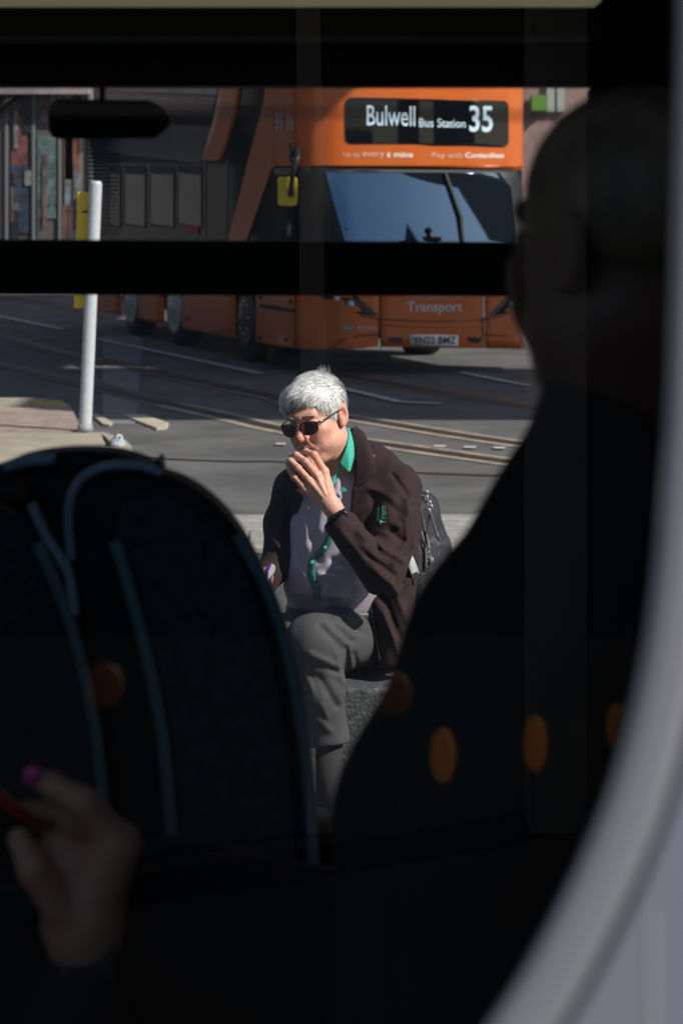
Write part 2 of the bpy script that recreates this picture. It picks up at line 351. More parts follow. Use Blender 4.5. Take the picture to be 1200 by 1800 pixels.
for a, b_ in ((961, 975), (979, 992)):
    mb = MB(); rect(mb, x5(a), x5(b_), 3.95, 5.2, 49.9, .09); mb.build('window', mat('bright_window', (.35, .36, .35), .2), ob)
# unseen slabs added overhead, shaped and placed to throw shade across the road
vd = empty('shade_deck', (8, 13, 0), 'unseen grey deck added overhead to shade the road', 'shade blocker')
M['concrete'] = mat('shade_concrete', (.25, .25, .24), .85, noise=.2)
MB().box((7.1, 12.4, 8.6), (24, 17.0, 9.4)).build('deck', M['concrete'], vd)
MB().box((-6, 14.0, 8.6), (7.098, 17.0, 9.4)).build('deck', M['concrete'], vd)
MB().box((-.5, 17.002, 8.6), (5.6, 37, 9.4)).build('shade_ramp', M['concrete'], vd)
MB().box((5.602, 17.002, 8.6), (6.1, 21.5, 9.4)).build('shade_ramp', M['concrete'], vd)
for x in (22, -6): MB().box((x, 14.2, 0), (x+1, 16.5, 8.6)).build('pier', M['concrete'], vd)
MB().box((-6, 16.9, 9.402), (24, 17.0, 10.3)).build('parapet', M['concrete'], vd)
# near-black building and ground added behind the camera to keep pane reflections dark
hb = empty('dark_backdrop', (0, -9, 0), 'near-black building added behind the camera to darken the mirrored view', 'building')
struct(MB().poly([(-40, -8.9, .008), (40, -8.9, .008), (40, .70, .008), (-40, .70, .008)]).build('dark_ground', mat('ground_black', (.0022, .0022, .0022), .95, spec=.1)))  # near-black ground added so the pane mirrors no brightness
MB().box((-16, -14, 0), (16, -9, 3.8)).build('wall', mat('backdrop_black', (.005, .005, .0055), .9, spec=.1), hb)
for x in range(-14, 15, 4): MB().box((x, -8.99, 1), (x+2.6, -8.95, 3)).build('window', mat('backdrop_window', (.005, .005, .0055), .7, spec=.1), hb)

ssb = empty('side_backdrop', (-20, 35, 0), 'dark brick building added left of the road to darken the bus side reflections', 'building')  # unseen dark mass added so the bus side mirrors little brightness
MB().box((-26, 6, 0), (-16, 82, 15)).build('wall', mat('backdrop_brick', (.022, .018, .017), .85, noise=.3), ssb)
for y in range(8, 80, 5): MB().box((-16.01, y, 1), (-15.97, y+3, 3.4)).build('window', mat('side_window', (.01, .012, .014), .5, spec=.2), ssb)
r3 = random.Random(11)
for k in range(34):
    y = r3.uniform(36, 72); z0 = r3.uniform(.5, 7.5); g_ = r3.choice((.03, .06, .10, .18, .42)); dy = r3.uniform(.3, 2.4); dz = r3.uniform(.2, 1.3)
    MB().box((-15.96+k*.002, y, z0), (-15.88+k*.002, y+dy, z0+dz)).build('reflector_board', mat('reflector_tone', (g_, g_*.95, g_*.85), .6, noise=.4, nscale=1.5), ssb)  # boards added at random to give the bus panes mottled highlights

for (x0, x1, y0, h, lab) in ((35, 38.5, -24, 27, 'tall dark tower mirrored in the bus windscreen, nearer one'), (46, 60, -20, 22, 'broad pale block mirrored in the bus windscreen'), (12, 15, -46, 24, 'far dark block mirrored at the side of the bus windscreen')):
    tw = empty('tower_block', ((x0+x1)/2, y0-2, 0), lab, 'building')
    MB().box((x0, y0-6, 0), (x1, y0, h)).build('wall', mat('tower_wall', (.06, .055, .05), .8, noise=.3, nscale=.6), tw)
    for z in range(3, int(h)-2, 3): MB().box((x0+.4, y0, z), (x1-.4, y0+.06, z+1.5)).build('window', M['glassdark'], tw)
# ============================================================ the orange double-decker
TH = R(19.5); rV = Vector((math.cos(TH), math.sin(TH))); dV = Vector((-math.sin(TH), math.cos(TH))); C0 = Vector((-.378, 21.8)); BW, BL, BR = 2.55, 9.6, .34
def plan(u, w_): p = C0+rV*u+dV*w_; return p
ol = []
for w_ in np.linspace(BL, BR, 60): ol.append((0.0, w_, -1.0, 0.0))
for k in range(1, 16):
    a = k/16*PI/2; ol.append((BR-BR*math.cos(a), BR-BR*math.sin(a), -math.cos(a), -math.sin(a)))
for u in np.linspace(BR, BW-BR, 24): ol.append((u, 0.0, 0.0, -1.0))
for k in range(1, 16):
    a = PI/2-k/16*PI/2; ol.append((BW-BR+BR*math.cos(a), BR-BR*math.sin(a), math.cos(a), -math.sin(a)))
OL = [(plan(u, w_), rV*nu+dV*nw) for u, w_, nu, nw in ol]
pxs = np.array([600+F*p.x/p.y for p, n in OL]); mono = int(np.argmax(pxs)); KX = pxs[:mono+1]
OA = np.array([[p.x, p.y, n.x, n.y] for p, n in OL])[:mono+1]
def bh(px, py, off=.004):
    q = bh0(px, py, off); k = min(1, max(0, (px-548)/50))*min(1, max(0, (930-px)/40)); k = k*k*(3-2*k)
    tt = min(1, max(0, (px-548)/382)); k *= .20*min(1, max(0, py-296)/150)+.14*4*tt*(1-tt); q.x -= dV.x*k; q.y -= dV.y*k; f_ = q.y/(q.y+dV.y*k); q.z = HC+(q.z-HC)*f_
    return q
def bh0(px, py, off=.004):
    px = min(max(px, KX[0]), KX[-1]); x, y, nx, ny = [float(np.interp(px, KX, OA[:, i])) for i in range(4)]
    return Vector((x+nx*off, y+ny*off, HC-(py-HY)/F*y))
bus = empty('double_decker_bus', (*(plan(1.27, 4.8)), 0), 'orange double decker bus with lit destination screen reading 35', 'bus')
def patch(poly, name, m, off=.004, nx=None, th=.0, parent=None, smooth=True, arcs=0):
    """panel on the curved body between pixel rows: poly is horizontally convex"""
    b = bmesh.new(); ys = sorted(set(p[1] for p in poly)); yl = []
    for a, c in zip(ys, ys[1:]):
        k = max(1, int((c-a)/14)); yl += [a+(c-a)*i/k for i in range(k)]
    yl.append(ys[-1]); n = len(poly); rows = []
    wmax = max(p[0] for p in poly)-min(p[0] for p in poly); nx = nx or max(2, int(wmax/12))
    for y in yl:
        xs = []
        for i in range(n):
            (x0, y0), (x1, y1) = poly[i], poly[(i+1) % n]
            if min(y0, y1)-1e-6 <= y <= max(y0, y1)+1e-6:
                xs += [x0, x1] if abs(y1-y0) < 1e-6 else [x0+(x1-x0)*(y-y0)/(y1-y0)]
        xl, xr = min(xs), max(xs); rows.append([b.verts.new(bh(xl+(xr-xl)*i/nx, y, off)) for i in range(nx+1)])
    for j in range(len(rows)-1):
        for i in range(nx): b.faces.new((rows[j][i], rows[j+1][i], rows[j+1][i+1], rows[j][i+1]))
    bmesh.ops.remove_doubles(b, verts=b.verts[:], dist=1e-5)
    me = bpy.data.meshes.new(name); b.to_mesh(me); b.free(); o = link(name, me, m, parent if parent is not None else bus, smooth)
    if th: s = o.modifiers.new('solid', 'SOLIDIFY'); s.thickness = th; s.offset = 0
    return o
def rrect(x0, y0, x1, y1, r, sl=0):
    out = []
    for cx, cy, a0 in ((x1-r, y0+r, -90), (x1-r, y1-r, 0), (x0+r, y1-r, 90), (x0+r, y0+r, 180)):
        for k in range(5): a = R(a0+k*22.5); x = cx+r*math.cos(a); out.append((x, cy+r*math.sin(a)+sl*(x-x0)))
    return out
core = [plan(u, w_) for u, w_, _, _ in ol]+[plan(BW, BL)]
MB().prism([(p.x, p.y, 1.0) for p in core], (0, 0, 3.15)).build('body', M['black_gloss'], bus)
inn = [plan(.42, .35), plan(BW-.42, .35), plan(BW-.42, BL-.05), plan(.42, BL-.05)]
MB().prism([(p.x, p.y, .34) for p in inn], (0, 0, .655)).build('chassis', M['black'], bus)
MB().prism([(p.x, p.y, 4.152) for p in core], (0, 0, .12)).build('roof', M['orange'], bus, bevel=.05)
# orange skin
patch([(470, -40), (940, -40), (940, 300), (866, 297), (700, 293), (545, 290), (478, 287), (470, 292), (470, 240)], 'front_fascia', M['orange'], .010)
patch([(471, 140), (484, 140), (484, 293), (478, 300), (437, 418), (427, 470), (395, 470), (405, 413), (441, 270), (463, 190)], 'corner_stripe', M['orange'], .014)
patch([(396, 100), (434, 100), (425, 150), (418, 195), (400, 255), (393, 276), (384, 283), (361, 283), (357, 279), (360, 268), (377, 212), (389, 150)], 'side_stripe', M['orange'], .010, th=.01)
patch([(452, 440), (645, 440), (648, 560), (645, 608), (620, 612), (560, 613), (500, 610), (452, 601)], 'bumper_corner', M['orange'], .010, th=.012)
patch([(649, 440), (825, 440), (826, 612), (650, 609)], 'bumper', M['orange'], .012, th=.012)
patch([(829, 440), (944, 440), (944, 612), (900, 613), (831, 612)], 'bumper_corner', M['orange'], .010, th=.012)
for poly in ([(322, 450), (415, 450), (415, 594), (322, 577)], [(245, 450), (290, 450), (290, 570), (245, 560)], [(160, 450), (214, 450), (214, 553), (165, 546)]):
    patch(poly, 'skirt_panel', M['orange'], .008, th=.012)
# pale grey band and windows of the offside
patch([(188, 215), (372, 222), (357, 277), (352, 287), (190, 268)], 'window_band', M['grey_band'], .006)
patch([(190, 145), (386, 150), (382, 166), (190, 158)], 'window_band', mat('band_light', (.38, .36, .37), .25, noise=.3, nscale=1.5), .006)
patch([(190, 166), (380, 172), (374, 196), (190, 188)], 'upper_window', mat('upper_pane', (.10, .09, .10), .2, noise=.5, nscale=2), .007)
M['pane'] = mat('bus_side_pane', (.004, .005, .006), .03, spec=.5, ior=1.42, bump=.6, bscale=4)
M['frame_dark'] = mat('window_frame_dark', (.006, .007, .008), .4, spec=.12)
for a, b_ in ((192, 214), (219, 258), (264, 308), (313, 357)):
    w1 = patch([(a, 290+(a-190)*.01), (b_, 292), (b_, 402), (a, 396)], 'window', M['frame_dark'], .007)
    patch([(a+3, 306), (b_-2, 310), (b_-2, 398), (a+3, 392)], 'pane', M['pane'], .012, parent=w1)
    patch([(a+2, 303), (b_-1, 307), (b_-1, 310), (a+2, 306)], 'vent_rail', mat('vent_grey', (.10, .115, .12), .3), .016, parent=w1)
for px0, px1 in ((160, 185),):
    g = MB()
    for k in range(26): g.box(bh(px0+1, 235+k*7, .02), bh(px1, 237.5+k*7, -.02))
    g.build('grille', mat('grille_black', (.006, .007, .008), .5, spec=.15), bus)
patch([(360, 283), (362, 283), (362, 420), (360, 420)], 'window_seal', mat('seal_grey', (.20, .22, .23), .4), .010)
patch([(400, 283), (402, 283), (398, 410), (396, 410)], 'window_seal', mat('seal_grey2', (.13, .15, .16), .4), .010)
patch([(330, 395), (351, 396), (351, 412), (330, 411)], 'red_notice', mat('notice_red', (.45, .05, .05), .5), .016)
# windows beside the driver, pillar, windscreen
dw = patch([(480, 296), (538, 292), (538, 460), (444, 460), (444, 420), (462, 350)], 'driver_window', M['black_gloss'], .008)
patch([(528, 292), (545, 293), (556, 350), (566, 460), (532, 460)], 'windscreen_pillar', mat('pillar_brown', (.045, .035, .033), .3), .012)
patch([(545, 296), (560, 294), (905, 299), (915, 330), (918, 470), (566, 470), (556, 350)], 'windscreen_surround', M['black'], .010)
patch([(571, 300), (800, 303), (870, 304), (890, 330), (892, 465), (600, 465), (585, 380)], 'windscreen', M['windscreen'], .016)
Yw = bh(732, 410).y
wiper = MB(); wiper.tube([bh(792, 470, .05), bh(790, 380, .05), bh(770, 305, .04)], .022, 8); wiper.build('wiper', M['black'], bus)
dd = MB(); dd.box(bh(722, 416, .02), bh(752, 425, .05)); dd.ball(bh(733, 405, .035), .035); dd.tube([bh(733, 408, .03), bh(733, 418, .03)], .02, 8); dd.build('dashboard_unit', M['black'], bus, True)
# destination display
ds = patch(rrect(602, 171, 888, 252, 10, .022), 'destination_display', mat('display_glass', (.004, .005, .007), .04, ior=1.42), .022, nx=20)
bt = lambda off: (lambda x, y: bh(x, y, off))
sl2 = lambda off: (lambda x, y: bh(x, y+(x-602)*.018, off))
fit_text('Bulwell', (637, 185, 719, 220), sl2(.027), 'display_lettering', M['led'], ds, .004)
fit_text('Bus', (726, 205, 751, 221), sl2(.027), 'display_lettering', M['led'], ds, .008)
fit_text('Station', (758, 205, 808, 221), sl2(.027), 'display_lettering', M['led'], ds, .008)
fit_text('35', (815, 182, 858, 228), sl2(.027), 'display_lettering', M['led'], ds, .018)
for tx, bx, bo in (('Up', (598, 268, 611, 277), 0), ('to', (615, 269, 626, 277), 0), ('every', (630, 268, 667, 279), .01), ('6', (671, 267, 678, 277), .03), ('mins', (683, 267, 716, 277), .03), ('Pay', (749, 268, 772, 280), 0), ('with', (777, 268, 803, 278), 0), ('Contactless', (808, 268, 880, 278), .03)):
    fit_text(tx, bx, bt(.016), 'slogan_lettering', mat('slogan', (.80, .50, .38) if bo < .02 else (.9, .72, .62), .5), bus, bo)
for tx, bx, bo in (('buses', (485, 168, 519, 180), 0), ('35', (486, 197, 501, 230), .04), ('36', (505, 197, 520, 230), .04), ('every', (484, 243, 503, 253), 0), ('day', (506, 243, 520, 253), 0)):
    fit_text(tx, bx, bt(.018), 'slogan_lettering', M['decal'], bus, bo)
fit_text('Nottingham', (693, 512, 762, 526), bt(.02), 'operator_lettering', M['decal'], bus, .012)
fit_text('City', (768, 512, 789, 526), bt(.02), 'operator_lettering', M['decal'], bus, .012)
fit_text('Transport', (693, 530, 789, 553), bt(.02), 'operator_lettering', mat('lettering2', (.62, .52, .52), .5), bus, .02)
pl = patch([(698, 588), (781, 589), (781, 607.5), (698, 606.5)], 'number_plate', M['plate'], .03, th=.01)
fit_text('YN22 BMZ', (702, 591, 777, 604), bt(.04), 'plate_lettering', M['black'], pl, .02)
for c in (597,): patch([(c-11, 575.5), (c, 568.5), (c+10, 575.5), (c, 582.5)], 'gas_badge', M['green_decal'], .018)
fit_text('BIO', (590, 573, 603, 578), bt(.022), 'badge_lettering', M['decal'], bus, .03)
fit_text('BIOGAS', (611, 573, 644, 579), bt(.018), 'badge_lettering', M['decal'], bus, .02)
# lamps, fog lamp grilles, seams, fixings
for s, hx in ((1, (545, 560, 646, 640, 603, 570)), (-1, (935, 925, 835, 843, 880, 915))):
    poly = [(hx[0], 505), (hx[0]+20*s, 500), (hx[0]+57*s, 512), (hx[2], 554), (hx[2]-8*s, 556), (hx[2]-42*s, 549), (hx[1]+6*s, 526)]
    hl = patch(poly, 'headlight', mat('lamp_housing', (.01, .014, .012), .06, ior=1.6), .02, nx=10)
    for lx, ly in ((hx[0]+36*s, 524), (hx[0]+55*s, 534)): MB().ball(bh(lx, ly, .02), .035).build('lamp', M['headlamp'], hl, True)
for x0 in (660, 797):
    fg = patch([(x0, 592), (x0+27, 593), (x0+23, 603), (x0+3, 602)], 'fog_lamp_recess', M['black'], .02)
    for k in range(3): patch([(x0+2, 593.7+k*3), (x0+25, 594.2+k*3), (x0+25, 595.0+k*3), (x0+2, 594.6+k*3)], 'slat', M['grey_band'], .026, parent=fg)
for line in ([(650, 561), (700, 564), (760, 565), (828, 562)], [(650, 586), (640, 588), (610, 590), (590, 597), (575, 610)], [(828, 588), (870, 590), (900, 598), (915, 610)], [(590, 530), (620, 556), (650, 561)], [(522, 515), (522, 612)], [(648, 556), (650, 612)], [(827, 556), (828, 612)], [(890, 540), (860, 556), (828, 562)]):
    MB().tube([bh(x, y, .016) for x, y in line], .008, 6).build('panel_seam', M['black'], bus)
hi = MB(); hi.tube([bh(x, y, .02) for x, y in [(652, 570), (700, 573), (760, 574), (826, 571)]], .012, 6); hi.build('bumper_ridge', M['orange'], bus, True)
MB().tube([bh(462, 537, .02), bh(521, 546, .02)], .022, 6).build('slot', M['black'], bus)
for x, y in ((462, 523), (514, 530), (461, 594), (506, 597), (332, 560), (408, 580)): MB().ball(bh(x, y, .02), .022, 10, 6).build('fixing', M['black'], bus)
# driver's mirror
Ym = 21.65
MB().tube(smoothpath([P(522, 262, 22.0), P(523, 275, Ym), P(518, 292, Ym-.05), P(513, 315, Ym-.06), P(511, 340, Ym-.04)], 5), .028, 8).build('mirror_arm', M['black'], bus, True)
MB().prism([P(x, y, Ym) for x, y in rrect(488, 311, 522, 362, 6)], (0, .09, 0)).build('mirror', M['yellow'], bus, bevel=.01)
MB().ball(P(512, 340, Ym-.05), .035).build('mirror_joint', M['black'], bus, True)
MB().box(bh(514, 255, .03), bh(528, 285, .08)).build('camera_pod', M['black'], bus, bevel=.02)
MB().tube([bh(470, 150, .018), bh(486, 150, .018)], .01, 6).build('trim', M['silver'], bus)
# wheels
for px in (432, 306, 230):
    i = float(np.interp(px, KX, np.arange(len(KX)))); x, y = [float(np.interp(px, KX, OA[:, j])) for j in (0, 1)]
    n = Vector((-rV.x, -rV.y, 0)); rad = .50 if px == 432 else .47; c = Vector((x, y, rad))-n*.015
    wm = MB(); wm.tube([c-n*.28, c-n*.24, c-n*.02, c], [rad-.04, rad, rad, rad-.04], 36); wh = wm.build('wheel', M['rubber'], bus, True)
    rm = MB(); rm.tube([c+n*.002, c+n*.03, c+n*.01, c+n*.05, c+n*.06], [.33, .31, .27, .14, .12], 28); rm.build('rim', M['silver'] if px != 432 else mat('rim_dark', (.12, .11, .10), .4, metal=.7), wh, True)
    for s in range(8):
        a = s*PI/4; q = c+n*.035+Vector((dV.x, dV.y, 0))*math.cos(a)*.18+Vector((0, 0, 1))*math.sin(a)*.18; MB().ball(q, .018, 8, 6).build('wheel_nut', M['silver'], wh)
for px in (645, 880):
    q = plan((px-560)/370*2.5+.0, 2.6)
    MB().tube([(q.x, q.y, .48), (q.x+rV.x*.28, q.y+rV.y*.28, .48)], .48, 28).build('wheel', M['rubber'], bus, True)
# ============================================================ the tram the photograph looks through
tram = empty('tram', (0, 1.7, 0), 'white bodied tram with dark windows right in front of the camera', 'tram')
YN, YF = .80, 2.85
M['white_body'] = mat('tram_white', (.185, .205, .25), .4, coat=.2, noise=.03, nscale=6)
M['lip'] = mat('tram_lip', (.205, .215, .24), .35, coat=.3)
M['dark_in'] = mat('interior_dark', (.010, .011, .011), .8)
M['gasket'] = mat('gasket', (.006, .006, .006), .9)
X1, TX0, TX1 = .0795, -3.4, 2.6
rc = .16                                        # window opening corner (bottom right follows the photo)
edge = [(1197, -60), (1194, 0), (1186, 300), (1178, 560), (1170, 760), (1154, 960), (1132, 1130), (1100, 1280), (1056, 1420), (990, 1570), (903, 1730), (800, 1880), (690, 2010), (560, 2120), (400, 2200), (200, 2250), (-200, 2270)]
path = smoothpath([P(x, y, YN) for x, y in edge], 5)
top = 2.55; XL = -3.0; zb_ = path[-1].z
loop_in = [Vector((path[0].x, YN, top))]+path+[Vector((XL+.1, YN, zb_)), Vector((XL, YN, zb_+.1)), Vector((XL, YN, top))]
def offset_loop(lp, d):
    out = []; n = len(lp)
    for i in range(n):
        t = (lp[(i+1) % n]-lp[i-1]).normalized(); nr = Vector((-t.z, 0, t.x)); out.append(lp[i]-nr*d*-1)
    return out
def ring(name, inner, outer, y0, y1, m, parent, smooth=False, bulge=0):
    b = bmesh.new(); n = len(inner); rows = []
    for i in range(n):
        a, c = inner[i], outer[i]; mid = a.lerp(c, .5)
        rows.append([b.verts.new((a.x, y1, a.z)), b.verts.new((a.x, y0+bulge, a.z)), b.verts.new((a.x*.8+c.x*.2, y0+bulge*.2, a.z*.8+c.z*.2)), b.verts.new((mid.x, y0, mid.z)), b.verts.new((a.x*.2+c.x*.8, y0+bulge*.2, a.z*.2+c.z*.8)), b.verts.new((c.x, y0+bulge, c.z)), b.verts.new((c.x, y1, c.z))])
    for i in range(n):
        j = (i+1) % n
        for k in range(6): b.faces.new((rows[i][k], rows[i][k+1], rows[j][k+1], rows[j][k]))
    bmesh.ops.recalc_face_normals(b, faces=b.faces[:]); me = bpy.data.meshes.new(name); b.to_mesh(me); b.free()
    return link(name, me, m, parent, smooth)
cen = Vector((-.45, YN, 1.95))
def grow(lp, d):
    out = []; n = len(lp)
    for i in range(n):
        t = (lp[(i+1) % n]-lp[i-1]); t.y = 0; t.normalize(); nr = Vector((t.z, 0, -t.x))
        if (lp[i]-cen).dot(nr) < 0: nr = -nr
        out.append(lp[i]+nr*d)
    return out
l1 = grow(loop_in, .0200); l2 = grow(loop_in, .0240)
fr = ring('window_frame', loop_in, l1, YN-.010, YN-.002, M['lip'], tram, False, .002)
# flat body panel outside the frame (polygon fan between frame and a big rectangle), with a seam at the frame and a vertical joint
b = bmesh.new(); n = len(l2); big = []
for p in l2:
    v = p-cen; s = min((2.6-cen.x if v.x > 0 else 3.1)/max(abs(v.x), 1e-6), (1.5 if v.z > 0 else 1.95)/max(abs(v.z), 1e-6)); q = cen+v*s; q.y = YN; big.append(q)
va = [b.verts.new((p.x, YN-.006, p.z)) for p in l2]; vb = [b.verts.new((q.x, YN-.006, q.z)) for q in big]
for i in range(n): j = (i+1) % n; b.faces.new((va[i], va[j], vb[j], vb[i]))
me = bpy.data.meshes.new('side_panel'); b.to_mesh(me); b.free(); sp = link('side_panel', me, M['white_body'], tram)
s_ = sp.modifiers.new('solid', 'SOLIDIFY'); s_.thickness = .004; s_.offset = 0
ring('window_seam', grow(loop_in, .0198), grow(loop_in, .0243), YN-.0045, YN+.03, mat('seam_grey', (.13, .13, .135), .8), tram)
MB().box((P(1137, 0, YN).x, YN-.0085, -.0), (P(1146, 0, YN).x, YN-.0078, P(0, 1590, YN).z)).build('panel_joint', mat('joint_grey', (.33, .34, .36), .6), tram)
# inner skin of the near wall, black, set back from the opening
b = bmesh.new(); li = grow(loop_in, .0025); va = [b.verts.new((p.x, YN+.01, p.z)) for p in li]; vb = [b.verts.new((q.x*1.0, YN+.01, q.z)) for q in big]
for i in range(n): j = (i+1) % n; b.faces.new((va[i], va[j], vb[j], vb[i]))
me = bpy.data.meshes.new('wall_lining'); b.to_mesh(me); b.free(); o = link('wall_lining', me, M['gasket'], tram)
s_ = o.modifiers.new('solid', 'SOLIDIFY'); s_.thickness = .02; s_.offset = 0
# near pane
MB().poly([(p.x, YN+.008, p.z) for p in grow(loop_in, .001)]).build('window_pane', glassmat('near_glass', (.93, .95, .95), 1.62), tram)
# floor, ceiling, end walls
MB().box((TX0, YN+.05, .40), (TX1, YF, .46)).build('floor', M['dark_in'], tram)
MB().box((TX0, YN+.03, 2.62), (TX1, YF+.08, 2.70)).build('ceiling', M['dark_in'], tram)
MB().box((TX0-.1, YN-.004, 2.702), (TX1+.1, YF+.1, 3.35)).build('roof', M['white_body'], tram, bevel=.12)
MB().box((TX0-.08, YN+.03, .3), (TX0, YF+.08, 2.6)).build('end_wall', M['dark_in'], tram)
MB().box((TX1, YN+.03, .3), (TX1+.08, YF+.08, 2.6)).build('end_wall', M['dark_in'], tram)
# far side: sill wall, header, pillars, transom
zs = lambda py: P(0, py, YF).z
xf = lambda px: P(px, 0, YF).x
sil = zs(1448)
MB().box((TX0, YF, .12), (TX1, YF+.08, sil)).build('lower_wall', M['dark_in'], tram, bevel=.01)
MB().box((TX0, YF, zs(150)), (TX1, YF+.08, 2.62)).build('window_header', M['gasket'], tram, bevel=.008)
MB().box((xf(1042), YF+.002, sil), (TX1, YF+.078, zs(150))).build('window_pillar', M['gasket'], tram, bevel=.006)
MB().box((TX0, YF+.002, sil), (-3.2, YF+.078, zs(150))).build('window_pillar', M['gasket'], tram, bevel=.006)
# transom: slopes very slightly
a_, c_ = zs(404), zs(512)
q0 = [(-3.2, YF+.005, P(0, 403, YF).z), (xf(1042), YF+.005, P(0, 427, YF).z), (xf(1042), YF+.005, P(0, 522, YF).z), (-3.2, YF+.005, P(0, 506, YF).z)]
MB().prism(q0, (0, .05, 0)).build('transom', M['gasket'], tram, bevel=.004)
MB().box((TX0, YF-.10, zs(15)), (xf(1040), YF-.02, zs(-40))).build('ceiling_trim', mat('cream_trim_glow', (.20, .175, .11), .7, emit=(.5, .43, .27), estr=.17), tram)  # trim made to glow so it looks lit and brightens the interior
MB().box((TX0, YF-.02, zs(78)), (xf(1035), YF-.003, zs(66))).build('header_rail', mat('header_grey', (.03, .035, .034), .6), tram)
MB().poly([(-3.2, YF+.03, sil), (xf(1042), YF+.03, sil), (xf(1042), YF+.03, zs(150)), (-3.2, YF+.03, zs(150))]).build('window_pane', glassmat('far_glass', (.93, .94, .95), 1.45, veil=.055), tram)  # far pane carries the painted bluish haze
# rear view mirror shaped box in the far window
b = MB(); ys_ = YF-.05
out = [(86, 190), (92, 178), (104, 174), (262, 176), (280, 184), (298, 208), (296, 220), (283, 232), (270, 242), (104, 244), (92, 240), (85, 228)]
b.prism([P(x, y, ys_) for x, y in out], (0, .03, 0)); b.tube([P(180, 180, ys_+.015), P(180, 130, ys_+.02)], .004, 8); b.build('mirror_housing', M['gasket'], tram, bevel=.003)
# thin rail close to the near window
b = MB(); b.tube([P(-80, 188, 1.15), P(1030, 205, 1.15)], .0014, 8); b.build('thin_rail', mat('rail_bronze', (.20, .12, .08), .4), tram, True)

# seats
M['seat_black'] = mat('seat_shell', (.006, .007, .008), .7)
M['seat_cloth'] = mat('seat_fabric', (.03, .046, .055), .95, noise=.35, nscale=60)
M['teal'] = mat('seat_rim', (.12, .22, .25), .5, coat=.2)
M['paleblue'] = mat('grab_handle', (.28, .42, .54), .35, coat=.5)
def outline_px(pts, Y, n=6): return [P(p.x, p.y, Y) for p in smoothpath([Vector((x, y, 0)) for x, y in pts], n)]
s1 = empty('passenger_chair', P(340, 2100, 2.35), 'dark tram seat with teal rim at lower left of the window', 'chair', 'tram seats under the window')
o1 = [(585, 2100), (560, 1600), (546, 1440), (530, 1260), (505, 1130), (468, 1030), (425, 945), (378, 888), (320, 848), (250, 828), (180, 826), (138, 850), (119, 905), (117, 1000), (140, 1130), (180, 1300), (210, 1500), (225, 2100)]
MB().prism(outline_px(o1, 2.32), (0, .075, 0)).build('seat_back', M['seat_black'], s1, bevel=.012)
o2 = [(540, 2100), (525, 1600), (505, 1330), (484, 1200), (455, 1080), (420, 990), (370, 920), (310, 880), (250, 868), (214, 890), (206, 960), (238, 1060), (275, 1220), (300, 1400), (315, 2100)]
MB().prism(outline_px(o2, 2.285), (0, .03, 0)).build('cushion', M['seat_cloth'], s1, bevel=.012)
MB().tube(outline_px([(418, 940), (468, 1035), (503, 1135), (528, 1260), (545, 1420), (558, 1700)], 2.30), [.0075]*31, 10).build('rim', M['teal'], s1, True)
MB().tube(outline_px([(203, 950), (232, 1050), (262, 1170), (288, 1310), (303, 1500), (312, 1700)], 2.275), [.0075]*31, 10).build('rim', M['teal'], s1, True)
MB().tube(outline_px([(126, 985), (121, 900), (138, 848), (180, 822), (240, 818), (285, 832)], 2.30), .0055, 10).build('grab_handle', M['paleblue'], s1, True)
MB().box(P(210, 2100, 2.42), P(600, 2250, 1.95)).build('seat_pan', M['seat_cloth'], s1, bevel=.03)
MB().box(P(380, 2250, 2.2), Vector((P(430, 2250, 2.2).x, 2.1, .46))).build('leg', M['seat_black'], s1)
s0 = empty('passenger_chair', P(0, 2100, 2.5), 'black tram seat behind at the left edge, mostly hidden by the teal rimmed one', 'chair', 'tram seats under the window')
o3 = [(300, 2100), (290, 1200), (285, 840), (262, 816), (200, 796), (120, 793), (50, 802), (0, 820), (-120, 870), (-200, 1000), (-220, 2100)]
MB().prism(outline_px(o3, 2.50), (0, .06, 0)).build('seat_back', M['seat_black'], s0, bevel=.012)
MB().tube(outline_px([(56, 885), (78, 935), (104, 978), (122, 1010), (132, 1080)], 2.28), .0055, 10).build('grab_handle', M['paleblue'], s0, True)
MB().tube(outline_px([(66, 955), (100, 1030), (132, 1120), (158, 1230), (176, 1350), (188, 1500)], 2.28), .007, 10).build('rim', M['teal'], s0, True)
MB().tube(outline_px([(8, 822), (50, 811), (98, 808)], 2.48), .007, 10).build('rim', M['paleblue'], s0, True)
MB().box(P(-70, 850, 2.46), P(58, 880, 2.49)).build('headrest_pad', mat('pad_brown', (.05, .035, .022), .8), s0, bevel=.01)
MB().prism(outline_px([(-200, 2100), (-200, 950), (-60, 880), (20, 905), (60, 960), (110, 1080), (150, 1250), (180, 1500), (190, 2100)], 2.30), (0, .04, 0)).build('cushion', M['seat_cloth'], s0, bevel=.012)

# ============================================================ mirrored in the near pane: lamp post, pillar and amber lamps behind the photographer
def mirrored(px, py, D):                       # a point D metres behind the pane's plane, on the camera's side
    v = P(px, py, YN+.008+D); return Vector((v.x, YN+.008-D, v.z))
lp = empty('lamp_post', (mirrored(540, 900, 5).x, mirrored(540, 900, 5).y, 0), 'bronze coloured post mirrored as a faint upright stripe', 'post')
a, c = mirrored(523, 0, 5), mirrored(562, 1800, 5)
MB().prism([Vector((c.x-.034, a.y, 0)), Vector((c.x+.034, a.y, 0)), Vector((c.x+.004, a.y-.05, 0)), Vector((c.x-.010, a.y-.05, 0))], Vector((a.x-c.x, 0, 4.2))).build('pole', mat('bronze_post', (.78, .58, .40), .8, spec=.1), lp)
pi_ = empty('stone_pillar', (mirrored(985, 900, 5).x, mirrored(985, 900, 5).y, 0), 'sandy pillar mirrored as a faint wide stripe at right', 'pillar')
a, c = mirrored(932, 900, 5), mirrored(1030, 900, 5)
